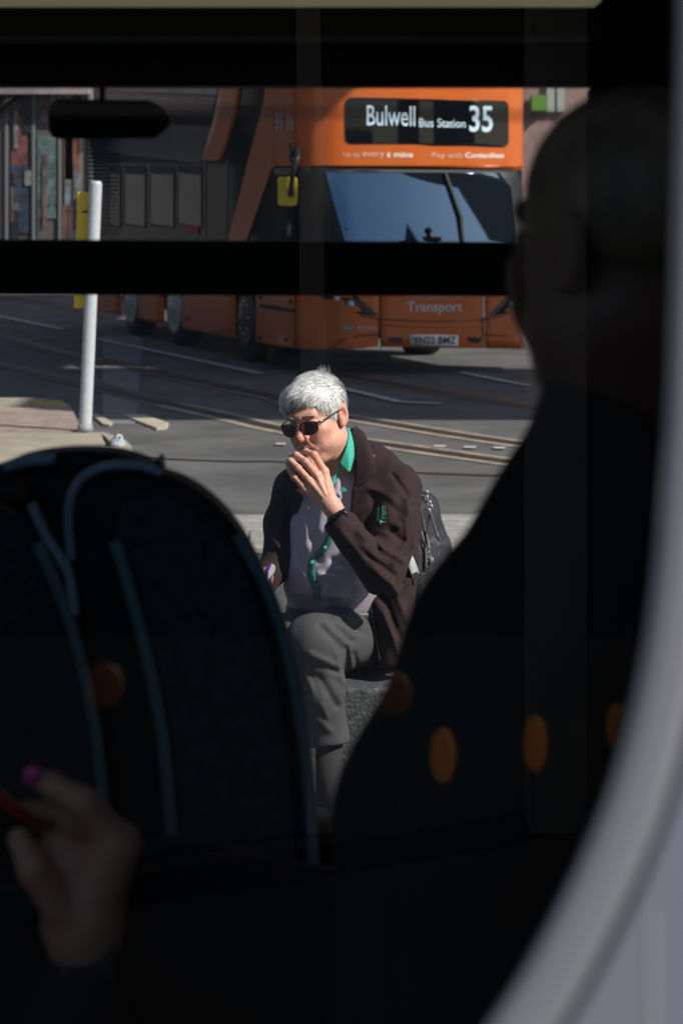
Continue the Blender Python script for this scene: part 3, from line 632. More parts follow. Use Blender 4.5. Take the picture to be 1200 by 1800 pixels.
MB().box((a.x, a.y-.2, 0), (c.x, a.y, 4.2)).build('shaft', mat('pillar_stone', (.50, .41, .30), .8, noise=.2, nscale=4, spec=.1), pi_)
M['amber'] = mat('amber_lamp', (.3, .12, .02), .5, emit=(1, .36, .06), estr=.32)
M['amber_dim'] = mat('amber_lamp_dim', (.2, .08, .02), .5, emit=(1, .34, .05), estr=.07)
for px, py, wx, wz, m, lab in ((778, 1328, 44, 96, 'amber', 'tall oval amber lamp glowing low in the glass, left of the three'), (940, 1308, 40, 98, 'amber', 'tall oval amber lamp glowing in the glass beside the pillar stripe'), (1084, 1283, 38, 94, 'amber', 'oval amber lamp nearest the white window frame'),
                          (185, 1205, 66, 78, 'amber_dim', 'round amber lamp mirrored over the tram seat'), (692, 1220, 64, 76, 'amber_dim', 'round dim amber lamp mirrored beside the granite seat')):
    q = mirrored(px, py, 1.0); k = (YN+1.0)/F
    t = empty('amber_lamp', q, lab, 'lamp', 'amber lamps mirrored in the glass')
    if (px in (185, 692)): mm_ = M['amber_dim']
    else: mm_ = M[m]
    MB().ball(q, (wx/2*k, .006, wz/2*k), 24, 16).build('lens', mm_, t, True)
    MB().tube([q+Vector((0, -.03, 0)), q+Vector((0, -.004, 0))], [wx/2.2*k, wx/2.2*k], 20).build('housing', M['gasket'], t)
    MB().tube([q+Vector((0, -.02, 0)), Vector((q.x, q.y-.02, 0))], .0012, 6).build('stem', M['gasket'], t)
# ============================================================ people: shared head and hair
def rotm(yaw, pitch, roll):
    return (Matrix.Rotation(-yaw, 3, 'Z') @ Matrix.Rotation(pitch, 3, 'X') @ Matrix.Rotation(-roll, 3, 'Y'))
def head_sdf(q, fat=0.0, neck=None):
    """q local: x to the person's left, y backwards, z up; origin mid-head"""
    ax = [np.abs(q[0]), q[1], q[2]]
    d = ell(q, (0, .012, .034), (.0715, .092, .082))
    d = smin(d, ell(q, (0, -.020, -.030), (.060, .070, .082)), .03)
    d = smin(d, ell(ax, (.036, -.018, -.066), (.030+fat, .046, .032)), .03)          # jowl / jaw
    d = smin(d, ell(q, (0, -.062, -.096), (.026, .023, .018)), .022)                 # chin
    d = smin(d, ell(q, (0, -.025, -.098), (.040, .050, .020)), .03)                  # under the chin
    d = smin(d, ell(ax, (.043, -.058, -.018), (.020, .022, .017)), .022)             # cheekbone
    d = smin(d, ell(ax, (.030, -.070, -.045), (.020, .014, .024)), .020)             # cheek
    d = smin(d, cap(ax, (.004, -.084, .028), (.038, -.074, .030), .010, .008), .014) # brow
    d = smax(d, -ell(ax, (.031, -.091, .008), (.017, .013, .011)), .014)             # sockets
    d = smin(d, ell(ax, (.031, -.074, .007), (.0125, .0115, .0115)), .004)           # lids
    d = smin(d, chain(q, [(0, -.083, .020), (0, -.096, -.002), (0, -.109, -.022)], [.009, .010, .0125], .008), .010)
    d = smin(d, ell(q, (0, -.107, -.027), (.012, .012, .010)), .006)
    d = smin(d, ell(ax, (.0125, -.097, -.030), (.0075, .010, .0085)), .006)
    d = smax(d, -ell(ax, (.006, -.102, -.0375), (.0038, .006, .004)), .003)
    d = smin(d, ell(q, (0, -.083, -.062), (.030, .012, .022)), .014)                 # mouth mound
    d = smin(d, cap(ax, (0, -.0955, -.0575), (.020, -.088, -.060), .0045, .0025), .005)
    d = smin(d, cap(ax, (0, -.0945, -.0685), (.017, -.088, -.066), .0058, .003), .005)
    d = smax(d, -cap(ax, (0, -.101, -.0628), (.022, -.090, -.0635), .0024, .0012), .003)
    for a, c in (((.018, -.094, -.034), (.030, -.082, -.056)),): d = smax(d, -cap(ax, a, c, .0015), .008)   # nose-mouth fold
    # ears
    e = ell(tolocal(ax, (.079, .012, -.002), Matrix.Rotation(R(-18), 3, 'Z') @ Matrix.Rotation(R(-8), 3, 'X')), (0, 0, 0), (.0085, .019, .033))
    e = smax(e, -ell(ax, (.088, .006, .001), (.009, .010, .017)), .005)
    e = smin(e, ell(ax, (.077, .002, -.028), (.006, .008, .009)), .006)
    d = smin(d, e, .006)
    if neck: d = smin(d, chain(q, neck[0], neck[1], .02), .028)
    return d
def hair_line(x, y, kind=0):
    if kind == 0: return np.interp(y, [-.10, -.085, -.066, -.052, -.038, -.022, -.010, .004, .030, .045, .07, .12], [.077, .074, .066, .044, .018, -.012, -.008, .030, .034, -.012, -.060, -.075])
    return np.interp(y, [-.10, -.07, -.03, .0, .03, .12], [.050, .035, -.04, -.085, -.11, -.13])
def hair_sdf(q, kind=0):
    d = ell(q, (0, .014, .036), (.0765, .0970, .088))
    if kind == 0:
        d = smin(d, ell(q, (-.006, -.048, .082), (.054, .040, .022)), .02)
        d = smin(d, ell(q, (-.016, -.070, .070), (.038, .018, .012)), .014)
        d = smin(d, ell(q, (-.048, -.036, .056), (.014, .032, .024)), .012)
    hl = hair_line(q[0], q[1], kind)
    if kind == 0: hl = hl-np.clip((-.0-q[0])/.07, 0, 1)*.010*(q[1] < -.03)+.006*np.sin(q[0]*160+q[1]*60)
    return smax(d, (hl-q[2])*.8, .008)
def strands(V, tolocf, N, length, wid, flow, seed=3, lift=.004):
    r = np.random.default_rng(seed); vs, fs = [], []; idx = r.integers(0, len(V), N)
    for i in idx:
        p = V[i].copy(); pl = tolocf(p); a = r.random()*.5+.75; L_ = length*a; n = 5; pts = []
        f0 = flow(pl, r)
        for k in range(n+1):
            t = k/n; pl2 = pl+f0*L_*(t-.35); c = np.array([0, .016, .036]); v = pl2-c
            rr = np.array([.0835, .104, .0935]) ; s = 1/np.sqrt(((v/rr)**2).sum()); s0 = 1/np.sqrt((((pl-c)/rr)**2).sum())
            v = v*s/s0+v/np.linalg.norm(v)*lift*(math.sin(PI*t)*.6+t*t*r.random()*1.2); pts.append(c+v)
        sd = np.cross(f0, (pl-c)/np.linalg.norm(pl-c)); sd /= np.linalg.norm(sd)+1e-9; base = len(vs)
        for k, q in enumerate(pts):
            h = wid*(1-.8*k/n)/2; vs += [q-sd*h, q+sd*h]
        for k in range(n): b = base+2*k; fs.append([b, b+1, b+3, b+2])
    return np.array(vs), np.array(fs)
def noise_col(me, base, fn):
    n = len(me.vertices); co_ = np.zeros(n*3, np.float32); me.vertices.foreach_get('co', co_); co_ = co_.reshape(-1, 3)
    c = fn(co_, base).astype(np.float32); c = np.concatenate([c, np.ones((n, 1), np.float32)], 1)
    a = me.color_attributes.new('Col', 'FLOAT_COLOR', 'POINT'); a.data.foreach_set('color', c.ravel())

# ============================================================ the seated man
HCn = P(557, 734, 6.0); HR = rotm(R(30), R(14), R(9)); HRn = np.array(HR)
loc = lambda p: tolocal(p, HCn, HRn)
def W(l): return HCn+HR @ Vector(l)
man = empty('person', P(600, 1150, 6.1), 'grey haired man in sunglasses and brown jacket sitting outside, hand at his mouth', 'person')
neck_l = [tuple(HR.transposed() @ (Vector(p)-HCn)) for p in (P(572, 778, 6.03), P(606, 832, 6.06))]
fhead = lambda p: head_sdf(loc(p), .006, ([(0, .022, -.055), neck_l[1]], [.056, .062]))
lo = [HCn[i]-(.14, .16, .21)[i] for i in range(3)]; hi_ = [HCn[i]+(.16, .16, .15)[i] for i in range(3)]
hv, hf = nets(fhead, lo, hi_, .0021)
# left hand at the mouth: (px, py, depth) joints
def J(px, py, Y): return tuple(P(px, py, Y))
wr = J(585, 893, 5.815)
fing = [([(570, 829, 5.832), (552, 800, 5.822), (538, 794, 5.850), (531, 797, 5.876)], [.0112, .0100, .0090, .0078]),
        ([(557, 836, 5.820), (537, 812, 5.800), (521, 800, 5.822), (513, 801, 5.850)], [.0112, .0100, .0090, .0076]),
        ([(545, 846, 5.818), (524, 823, 5.797), (511, 810, 5.815), (508, 808, 5.842)], [.0106, .0095, .0086, .0074]),
        ([(536, 858, 5.824), (517, 838, 5.805), (508, 824, 5.815), (507, 817, 5.835)], [.0098, .0085, .0078, .0068])]
def fhand(p):
    d = cap(p, wr, J(613, 940, 5.817), .0235, .026)
    pal = None
    for pts, rs in fing:
        a = cap(p, wr, J(*pts[0]), .0185, .0122); pal = a if pal is None else smin(pal, a, .012)
    pal = smin(pal, ell(p, J(568, 868, 5.838), (.024, .020, .030)), .016); d = smin(d, pal, .016)
    th = chain(p, [J(577, 872, 5.86), J(563, 838, 5.895), J(549, 815, 5.90), J(543, 803, 5.897)], [.016, .012, .010, .009], .008); d = smin(d, th, .012)
    for pts, rs in fing:
        e = chain(p, [J(*q) for q in pts], rs, .004)
        e = smin(e, ell(p, J(*pts[0]), (.0125, .0125, .0125)), .006); e = smin(e, ell(p, J(*pts[1]), (rs[1]*1.06,)*3), .004)
        d = smin(d, e, .0035)
    # tendons over the back of the hand
    for pts, rs in fing[:3]:
        q = P(*pts[0]); v = Vector(wr); m0 = v.lerp(q, .45)+Vector((0, -.0175, 0)); m1 = q+Vector((0, -.0100, 0)); d = smin(d, cap(p, tuple(m0), tuple(m1), .0022, .0026), .008)
    return d
gv, gf = nets(fhand, list(Vector(J(505, 945, 5.74))-Vector((.03, 0, .0))), list(Vector(J(615, 775, 5.94))+Vector((.05, 0, .02))), .0019)
# body under the clothes (joined under collar and cuff)
TY = -R(33)
lv_body = [(P(612, 1110, 6.16), .12, .10), (P(606, 1020, 6.12), .12, .11), (P(606, 930, 6.10), .13, .095), (P(606, 860, 6.09), .12, .075), (P(606, 822, 6.07), .085, .070)]
fbody = lambda p: smin(column(p, lv_body, TY), chain(p, [J(680, 872, 6.02), J(672, 1000, 5.85), J(613, 938, 5.817)], [.032, .028, .026], .02), .02)
bv, bf = nets(fbody, [-.25, 5.7, .35], [.28, 6.4, 1.06], .012)
me = mesh_from('body', [(hv, hf), (gv, gf), (bv, bf)])
def skin(c, base):
    q = np.array(tolocal([c[:, 0], c[:, 1], c[:, 2]], HCn, HRn)).T; out = np.tile(np.array(base), (len(c), 1))
    def blob(ctr, r, col, k):
        d = np.sqrt((((q-np.array(ctr))/np.array(r))**2).sum(1)); w_ = np.clip(1.3-d, 0, 1)[:, None]*k; out[:] = out*(1-w_)+np.array(col)*w_
    red = (.56, .17, .13)
    blob((0, -.108, -.024), (.022, .02, .024), red, .7)
    for s in (-1, 1):
        blob((s*.045, -.06, -.030), (.026, .03, .026), red, .45); blob((s*.081, .01, 0), (.015, .03, .036), (.58, .20, .15), .5); blob((s*.03, -.085, .012), (.02, .02, .016), (.36, .17, .13), .5)
    blob((0, -.095, -.0625), (.026, .02, .0105), (.42, .11, .10), .85); blob((0, -.09, -.08), (.04, .03, .02), (.42, .24, .19), .35)
    hand = c[:, 2] < 1.09; j = (np.abs(q[:, 1]+.09) < 9)
    n = (np.sin(c[:, 0]*310+c[:, 2]*190)*np.sin(c[:, 2]*270+c[:, 1]*230))[:, None]*.03+1
    for pts, rs in fing:
        for k in (0, 1):
            d = np.linalg.norm(c-np.array(J(*pts[k])), axis=1); w_ = np.clip(1.2-d/.016, 0, 1)[:, None]*.35; out[:] = out*(1-w_)+np.array((.60, .20, .14))*w_
    return out*n
noise_col(me, (.66, .355, .26), skin)
M['skin'] = mat('skin', (.5, .27, .2), .5, sss=.12, bump=.2, bscale=130, attr='Col', spec=.35)
link('body', me, M['skin'], man, True)
for k, s in ((0, 1), (1, -1)): pass
eyes = MB()
for s in (-1, 1): eyes.ball(W((s*.031, -.0765, .006)), .0108, 16, 10)
eyes.build('eyes', mat('eye_white', (.45, .42, .40), .2), man, True)
# nails
for pts, rs in fing:
    q = P(*pts[3]); d0 = (q-P(*pts[2])).normalized(); 
    MB().ball(q+Vector((-.004, -.0052, .002)), (.0045, .0022, .0048), 10, 6).build('nail', mat('nail', (.62, .38, .31), .25), man, True)
# ring
a, c = P(*fing[2][0][0]), P(*fing[2][0][1]); q = a.lerp(c, .45); t = (c-a).normalized(); u = t.cross(Vector((0, 1, 0))).normalized(); v = t.cross(u)
MB().tube([q+(u*math.cos(k*PI/10)+v*math.sin(k*PI/10))*.0108 for k in range(21)], .0013, 8).build('ring', mat('gold', (.75, .48, .15), .25, metal=1), man, True)
# hair
hrv, hrf = nets(lambda p: hair_sdf(loc(p)), lo, hi_, .0024)
ql = (hrv-np.array(HCn)) @ HRn
wv = (np.sin(ql[:, 0]*260+ql[:, 1]*90+3*np.sin(ql[:, 1]*40))*.0022+np.sin(ql[:, 0]*110-ql[:, 2]*130+2*np.sin(ql[:, 1]*60))*.0030)
cdir = ql-np.array([0, .016, .036]); cdir /= np.linalg.norm(cdir, axis=1)[:, None]
hrv = hrv+((cdir*(wv*.6+.0022)[:, None]) @ HRn.T)
def flow(pl, r):
    x, y, z = pl
    if z > .055 and y < .05: f = np.array([-.75+.5*np.clip((-x)/.06, -1, 1)*0, -.75, -.25])       # top and fringe sweep forward to his right
    elif y > .03: f = np.array([x*2, .25, -1.0])
    else: f = np.array([0.1*np.sign(x), -.10 if x > 0 else -.3, -1.0])
    f = f+r.normal(0, .22, 3); c = pl-np.array([0, .016, .036]); c /= np.linalg.norm(c); f -= c*f.dot(c); return f/(np.linalg.norm(f)+1e-9)
tl = lambda p: (p-np.array(HCn)) @ HRn
outer = hrv[np.linalg.norm((ql-np.array([0, .014, .036]))/np.array([.0765, .097, .088]), axis=1) > .97]
parts = [(hrv, hrf)]
for nn, ln, wd, sd, lf in ((6500, .036, .0026, 3, .0025), (1500, .036, .0011, 8, .006)):
    sv_, sf_ = strands(outer, tl, nn, ln, wd, flow, sd, lf); parts.append((sv_ @ HRn.T+np.array(HCn), sf_))
# tuft standing up at the crown
tv, tf = [], []
for k in range(90):
    b0_ = np.array([.030+rng.normal(0, .012), .040+rng.normal(0, .012), .112]); d_ = np.array([.35+rng.normal(0, .2), .2+rng.normal(0, .2), .8]); d_ /= np.linalg.norm(d_); L_ = .018+rng.random()*.016
    for j in range(4):
        t_ = j/3; q_ = b0_+d_*L_*t_+np.array([-.35, 0, -.1])*L_*t_*t_; h_ = .0005*(1-.8*t_); tv += [q_+[-h_, 0, 0], q_+[h_, 0, 0]]
    for j in range(3): b_ = len(tv)-8+2*j; tf.append([b_, b_+1, b_+3, b_+2])
parts.append((np.array(tv) @ HRn.T+np.array(HCn), np.array(tf)))
me = mesh_from('hair', parts)
def haircol(c, base):
    q = (c-np.array(HCn)) @ HRn; r = np.random.default_rng(5).random(len(c)); g = .5+.5*np.sin(q[:, 0]*210+q[:, 1]*70+q[:, 2]*50+2*np.sin(q[:, 1]*55))
    dark = np.clip((q[:, 1]-.02)/.06, 0, 1)*np.clip((.09-q[:, 2])/.08, 0, 1)
    v = .24+.12*g-.08*dark; n0 = len(hrv); st = (np.arange(len(c))-n0)//12
    rs = np.random.default_rng(6).random(20000)**.8; v = np.where(np.arange(len(c)) < n0, v, (.24+.74*rs)[np.clip(st, 0, 19999)]-.10*dark+.10*g); return np.stack([v, v, v*.97], 1)
noise_col(me, (.5,)*3, haircol)
link('hair', me, mat('grey_hair', (.5, .5, .5), .45, attr='Col', spec=.35), man, True)
eb = MB()
for s in (-1, 1): eb.tube([W((s*.014, -.094, .027)), W((s*.028, -.092, .033)), W((s*.044, -.080, .029))], [.002, .0028, .0012], 8)
eb.build('eyebrows', mat('eyebrow', (.22, .19, .17), .8), man, True)
# sunglasses
gl = MB()
LW = [(.006, .0), (.009, .012), (.022, .015), (.046, .0145), (.058, .011), (.059, -.004), (.053, -.016), (.038, -.0205), (.020, -.0185), (.009, -.010)]
def gy(x): return -.106+x*x*3.4
lens_l = {s: smoothpath([Vector((s*x, gy(x), z+.002)) for x, z in LW]+[Vector((s*LW[0][0], gy(LW[0][0]), LW[0][1]+.002))], 4) for s in (-1, 1)}
for s in (-1, 1): gl.tube([W(p) for p in lens_l[s]], .0016, 8)
gl.tube([W((-.008, -.1055, .008)), W((0, -.108, .011)), W((.008, -.1055, .008))], .0017, 8)
for s in (-1, 1): gl.tube([W((s*.058, gy(.058), .010)), W((s*.066, -.084, .011)), W((s*.072, -.06, .011)), W((s*.0795, -.01, .014)), W((s*.081, .012, .012)), W((s*.080, .028, -.006))], [.003, .0028, .0020, .0019, .0019, .0016], 8)
go = gl.build('glasses', mat('glasses_frame', (.012, .010, .010), .2, coat=.4), man, True)
for s in (-1, 1):
    MB().poly([W(p) for p in lens_l[s][:-1]]).build('lens', glassmat('dark_lens', (.05, .02, .016), 1.6), go, True)

# ---- clothes
def jx(p):
    px, py = pxgrid(p); return px, py
lv_j = [(P(628, 1165, 6.20), .172, .150), (P(622, 1060, 6.16), .182, .162), (P(620, 980, 6.12), .190, .160), (P(616, 900, 6.09), .192, .142), (P(612, 850, 6.08), .180, .118), (P(610, 815, 6.08), .115, .09)]
elb = (672, 1008, 5.83); cuffc = (590, 912, 5.81)
def fjacket_solid(p):
    t = column(p, lv_j, TY)
    t = smin(t, chain(p, [J(612, 815, 6.08), J(655, 822, 6.06), J(694, 856, 6.01)], [.060, .064, .070], .02), .04)
    t = smin(t, chain(p, [J(600, 815, 6.09), J(555, 830, 6.13), J(520, 862, 6.15)], [.055, .060, .062], .02), .03)
    t = smin(t, chain(p, [J(520, 862, 6.15), J(498, 920, 6.15), J(492, 985, 6.08)], [.060, .056, .050], .02), .03)   # his right arm
    t = smin(t, chain(p, [J(492, 985, 6.10), J(462, 1025, 6.00)], [.048, .040], .02), .02)
    # hanging jacket flap
    t = smin(t, chain(p, [J(700, 980, 6.05), J(690, 1080, 6.02), J(690, 1160, 6.00)], [.060, .052, .050], .02), .03)
    return t
def farm(p):
    u = chain(p, [J(698, 862, 6.0), J(697, 930, 5.92), J(*elb)], [.070, .066, .058], .02)
    fo = cap(p, J(*elb), J(*cuffc), .058, .042)
    d0 = (Vector(J(*cuffc))-Vector(J(*elb))).normalized(); c = Vector(J(*cuffc))+d0*.004
    fo = smax(fo, sum((p[i]-c[i])*d0[i] for i in range(3)), .004)
    hol = cap(p, Vector(J(*cuffc))-d0*.02, Vector(J(*cuffc))+d0*.05, .033); fo = smax(fo, -hol, .003)
    return smin(u, fo, .018)
folds = [((655, 905), (700, 925), .008, 6), ((700, 925), (722, 900), .006, 6), ((668, 960), (708, 985), .009, 6), ((640, 960), (662, 985), .006, 6), ((690, 990), (712, 960), .008, 5),
         ((655, 1000), (690, 1030), .007, 6), ((632, 935), (655, 960), .006, 6), ((690, 1030), (715, 1090), .008, 7), ((715, 880), (728, 960), .007, 6), ((660, 1060), (690, 1120), .008, 7),
         ((640, 850), (690, 880), .006, 8), ((500, 900), (490, 960), .008, 7), ((480, 950), (505, 975), .008, 6), ((700, 1040), (725, 1010), .007, 6), ((622, 905), (650, 890), .005, 6), ((676, 1075), (700, 1150), .007, 6), ((655, 930), (688, 940), .005, 4), ((712, 915), (716, 950), .006, 4), ((600, 935), (640, 985), .005, 6)]
grooves = [((660, 915), (705, 950), .007, 5), ((645, 975), (690, 1010), .008, 5), ((700, 1030), (730, 1000), .008, 5), ((640, 930), (665, 965), .006, 5), ((672, 1040), (700, 1120), .009, 6), ((655, 870), (700, 900), .006, 7), ((690, 835), (716, 872), .006, 4)]
def fold(px, py, fo, gr):
    v = 0
    for a, b, h, w_ in fo: v = v-1.1*h*np.exp(-(segd(px, py, a, b)/w_)**2)
    for a, b, h, w_ in gr: v = v+1.15*h*np.exp(-(segd(px, py, a, b)/w_)**2)
    return v
open_l = lambda py: np.interp(py, [780, 800, 830, 870, 940, 1000, 1060, 1110, 1200], [566, 556, 540, 534, 531, 522, 524, 500, 480])
open_r = lambda py: np.interp(py, [780, 800, 830, 870, 900, 960, 1010, 1045, 1110, 1200], [618, 620, 624, 618, 616, 628, 645, 651, 655, 668])
def fjacket(p):
    px, py = jx(p); fd = fold(px, py, folds, grooves)*(1-np.exp(-(segd(px, py, (671, 888), (671, 922))/17)**4))+.0013*np.sin(px*.16+py*.05+2*np.sin(py*.03)); s = fjacket_solid(p)+fd; arm = farm(p)+fd
    shell = smax(s, -(s+.015), .001)
    k = p[1]/F
    gap = np.maximum(np.maximum(open_l(py)-px, px-open_r(py))*k, p[1]-6.06)          # open front
    neckh = ell(p, tuple(P(604, 806, 6.07)), (.066, .062, .065))
    s2 = smax(smax(shell, -gap, .004), -neckh, .004)
    s2 = smax(s2, (py-1172+np.sin(px*.09)*3-(px-690)*.0)*k, .003)
    d = smin(s2, arm, .012)
    return d
jv, jf = nets(fjacket, [-.28, 5.68, .36], [.30, 6.42, 1.07], .0048)
M['jacket'] = mat('brown_softshell', (.027, .0118, .0122), .8, sheen=.04, bump=.25, bscale=260, noise=.08, nscale=8, spec=.25)
link('jacket', mesh_from('jacket', [(jv, jf)]), M['jacket'], man, True)
jk = bpy.data.objects['jacket']
# collar of the jacket: a folded sheet
def sheet(rows, name, m, parent, n=5, th=.004, cols=5):
    g = [smoothpath([P(*q) for q in r], cols) for r in rows]; g = [smoothpath([g[j][i] for j in range(len(g))], n) for i in range(len(g[0]))]
    b = bmesh.new(); vv = [[b.verts.new(q) for q in r] for r in g]
    for i in range(len(vv)-1):
        for j in range(len(vv[0])-1): b.faces.new((vv[i][j], vv[i+1][j], vv[i+1][j+1], vv[i][j+1]))
    bmesh.ops.recalc_face_normals(b, faces=b.faces[:])
    me = bpy.data.meshes.new(name); b.to_mesh(me); b.free(); o = link(name, me, m, parent, True); s = o.modifiers.new('solid', 'SOLIDIFY'); s.thickness = th; s.offset = 0; return o
sheet([[(617, 755, 6.03), (623, 790, 5.985), (626, 830, 5.955), (618, 866, 5.955)],
       [(634, 757, 6.03), (645, 790, 5.975), (646, 822, 5.95), (640, 850, 5.945)],
       [(643, 771, 6.05), (654, 794, 5.985), (658, 815, 5.955), (661, 833, 5.95)]], 'collar', M['jacket'], jk, th=.006)
sheet([[(617, 753, 6.02), (626, 751, 6.09), (615, 755, 6.14), (580, 765, 6.16)],
       [(636, 766, 6.04), (642, 768, 6.10), (625, 775, 6.16), (580, 790, 6.18)]], 'collar', M['jacket'], jk, th=.006)
sheet([[(524, 822, 6.04), (529, 850, 6.01), (534, 880, 5.98)], [(506, 826, 6.05), (505, 850, 6.03), (512, 872, 6.0)], [(497, 842, 6.07), (488, 860, 6.05), (486, 864, 6.04)]], 'collar', M['jacket'], jk, th=.006)
# shirt
lv_s = [(P(600, 1075, 6.13), .150, .150), (P(598, 1030, 6.10), .160, .166), (P(600, 980, 6.09), .158, .152), (P(602, 920, 6.08), .158, .130), (P(604, 860, 6.075), .150, .104), (P(606, 825, 6.07), .088, .078)]
sfo = [((560, 1010), (600, 1020), .006, 6), ((575, 1035), (625, 1020), .007, 6), ((540, 880), (536, 960), .006, 8), ((570, 870), (560, 930), .005, 8), ((600, 1000), (625, 1012), .007, 6), ((530, 1000), (545, 1040), .006, 6), ((592, 850), (585, 885), .004, 6), ((555, 1045), (600, 1050), .006, 5)]
sgr = [((545, 905), (560, 985), .006, 7), ((585, 1030), (620, 1035), .006, 5), ((585, 985), (612, 1000), .008, 6), ((528, 985), (540, 1000), .005, 5), ((605, 850), (600, 890), .004, 5)]
def fshirt(p):
    px, py = jx(p); return column(p, lv_s, TY)+fold(px, py, sfo, sgr)+.0012*np.sin(px*.13+py*.07)
sv2, sf2 = nets(fshirt, [-.22, 5.86, .48], [.24, 6.32, 1.06], .005)
M['shirt'] = mat('lavender_shirt', (.42, .375, .45), .8, noise=.05, nscale=300, bump=.12, bscale=400)
M['teal_cloth'] = mat('teal_cloth', (.03, .40, .29), .7, bump=.1, bscale=300)
shirt = link('shirt', mesh_from('shirt', [(sv2, sf2)]), M['shirt'], man, True)
def onsurf(f, x, y, off=.002): return march(f, x, y, off)
b = bmesh.new(); rows = []
pl_c = smoothpath([Vector(v) for v in ((588, 900, 9), (584, 920, 9), (577, 950, 9), (566, 968, 9), (552, 980, 8), (547, 1000, 8), (549, 1018, 8), (556, 1032, 8), (557, 1052, 8))], 6)
for i, c in enumerate(pl_c):
    t = (pl_c[min(i+1, len(pl_c)-1)]-pl_c[max(i-1, 0)]); nx_ = Vector((t.y, -t.x, 0)).normalized(); hw = 6.2
    rows.append([b.verts.new(onsurf(fshirt, c.x+nx_.x*hw*s, c.y+nx_.y*hw*s)) for s in (-1, 0, 1)])
for i in range(len(rows)-1):
    for j in range(2): b.faces.new((rows[i][j], rows[i+1][j], rows[i+1][j+1], rows[i][j+1]))
me = bpy.data.meshes.new('placket'); b.to_mesh(me); b.free(); o = link('placket', me, mat('placket_teal', (.03, .17, .14), .75), shirt, True); s = o.modifiers.new('solid', 'SOLIDIFY'); s.thickness = .003; s.offset = 0
for x, y in ((571, 963), (548, 989), (557, 1029)):
    q = onsurf(fshirt, x, y, .005); MB().ball(q, (.0055, .0018, .0055), 14, 8).build('button', mat('button_teal', (.10, .46, .40), .3), shirt, True)
sheet([[(610, 752, 6.03), (612, 768, 6.0), (607, 790, 5.97), (597, 815, 5.955)], [(616, 756, 6.035), (619, 780, 5.99), (614, 806, 5.955), (611, 829, 5.945)], [(621, 762, 6.05), (624, 785, 6.0), (620, 808, 5.965), (615, 827, 5.95)]], 'collar', M['teal_cloth'], shirt, th=.004)
sheet([[(597, 812, 5.97), (590, 832, 5.96), (582, 850, 5.95)], [(604, 812, 5.975), (594, 836, 5.965), (584, 856, 5.955)]], 'placket_edge', M['teal_cloth'], shirt, th=.003)
sheet([[(560, 812, 5.985), (565, 825, 5.96), (574, 850, 5.95)], [(552, 812, 5.99), (552, 830, 5.965), (560, 850, 5.955)]], 'collar', M['teal_cloth'], shirt, th=.003)
sheet([[(597, 860, 5.955), (603, 866, 5.955)], [(603, 856, 5.955), (610, 862, 5.955)]], 'shirt_badge', M['teal_cloth'], shirt, th=.002)
# trousers
tfo = [((600, 1080), (640, 1100), .007, 5), ((590, 1090), (625, 1118), .007, 5), ((575, 1098), (610, 1130), .007, 5), ((545, 1150), (590, 1170), .009, 6), ((560, 1170), (595, 1190), .006, 5), ((545, 1200), (575, 1260), .007, 6), ((548, 1255), (580, 1285), .007, 6), ((592, 1150), (603, 1200), .007, 4)]
tgr = [((602, 1090), (632, 1112), .008, 4), ((588, 1102), (615, 1128), .008, 4), ((560, 1100), (600, 1140), .006, 5), ((540, 1165), (588, 1182), .008, 5), ((560, 1190), (590, 1240), .010, 7), ((545, 1180), (560, 1230), .007, 6), ((608, 1140), (612, 1190), .010, 4), ((622, 1150), (630, 1180), .008, 4)]
def ftrous(p):
    px, py = jx(p); k = p[1]/F
    leg = chain(p, [J(625, 1118, 6.12), J(590, 1125, 5.92), J(553, 1130, 5.76)], [.092, .084, .074], .03)
    shin = chain(p, [J(553, 1130, 5.76), J(562, 1210, 5.77), J(576, 1300, 5.80), J(578, 1322, 5.80)], [.074, .066, .055, .050], .02)
    shin = smax(shin, (py-1312-(575-px)*.15)*k, .003); shin = smax(shin, -cap(p, J(574, 1250, 5.80), J(578, 1340, 5.80), .040), .003)
    d = smin(leg, shin, .03)
    leg2 = chain(p, [J(590, 1118, 6.16), J(520, 1130, 5.98), J(478, 1140, 5.86)], [.092, .084, .074], .03)
    sh2 = cap(p, J(478, 1140, 5.86), J(486, 1350, 5.92), .070, .052)
    d = smin(d, smin(leg2, sh2, .03), .025); d = smin(d, ell(p, J(625, 1105, 6.18), (.16, .13, .085)), .04)
    return d+.75*fold(px, py, tfo, tgr)+.0015*np.sin(px*.10+py*.06+2*np.sin(px*.05))
tv2, tf2 = nets(ftrous, [-.32, 5.60, .05], [.24, 6.36, .66], .0055)
tr = link('trousers', mesh_from('trousers', [(tv2, tf2)]), mat('grey_trousers', (.064, .064, .066), .85, noise=.1, nscale=200, bump=.3, bscale=300, spec=.2), man, True)
lvb = [(P(600, 1092, 6.13), .162, .160), (P(600, 1056, 6.12), .160, .165)]
vb_, fb_ = nets(lambda p: column(p, lvb, TY), [-.22, 5.86, .46], [.24, 6.34, .68], .006)
link('belt', mesh_from('belt', [(vb_, fb_)]), mat('belt_black', (.014, .011, .010), .5), man, True)
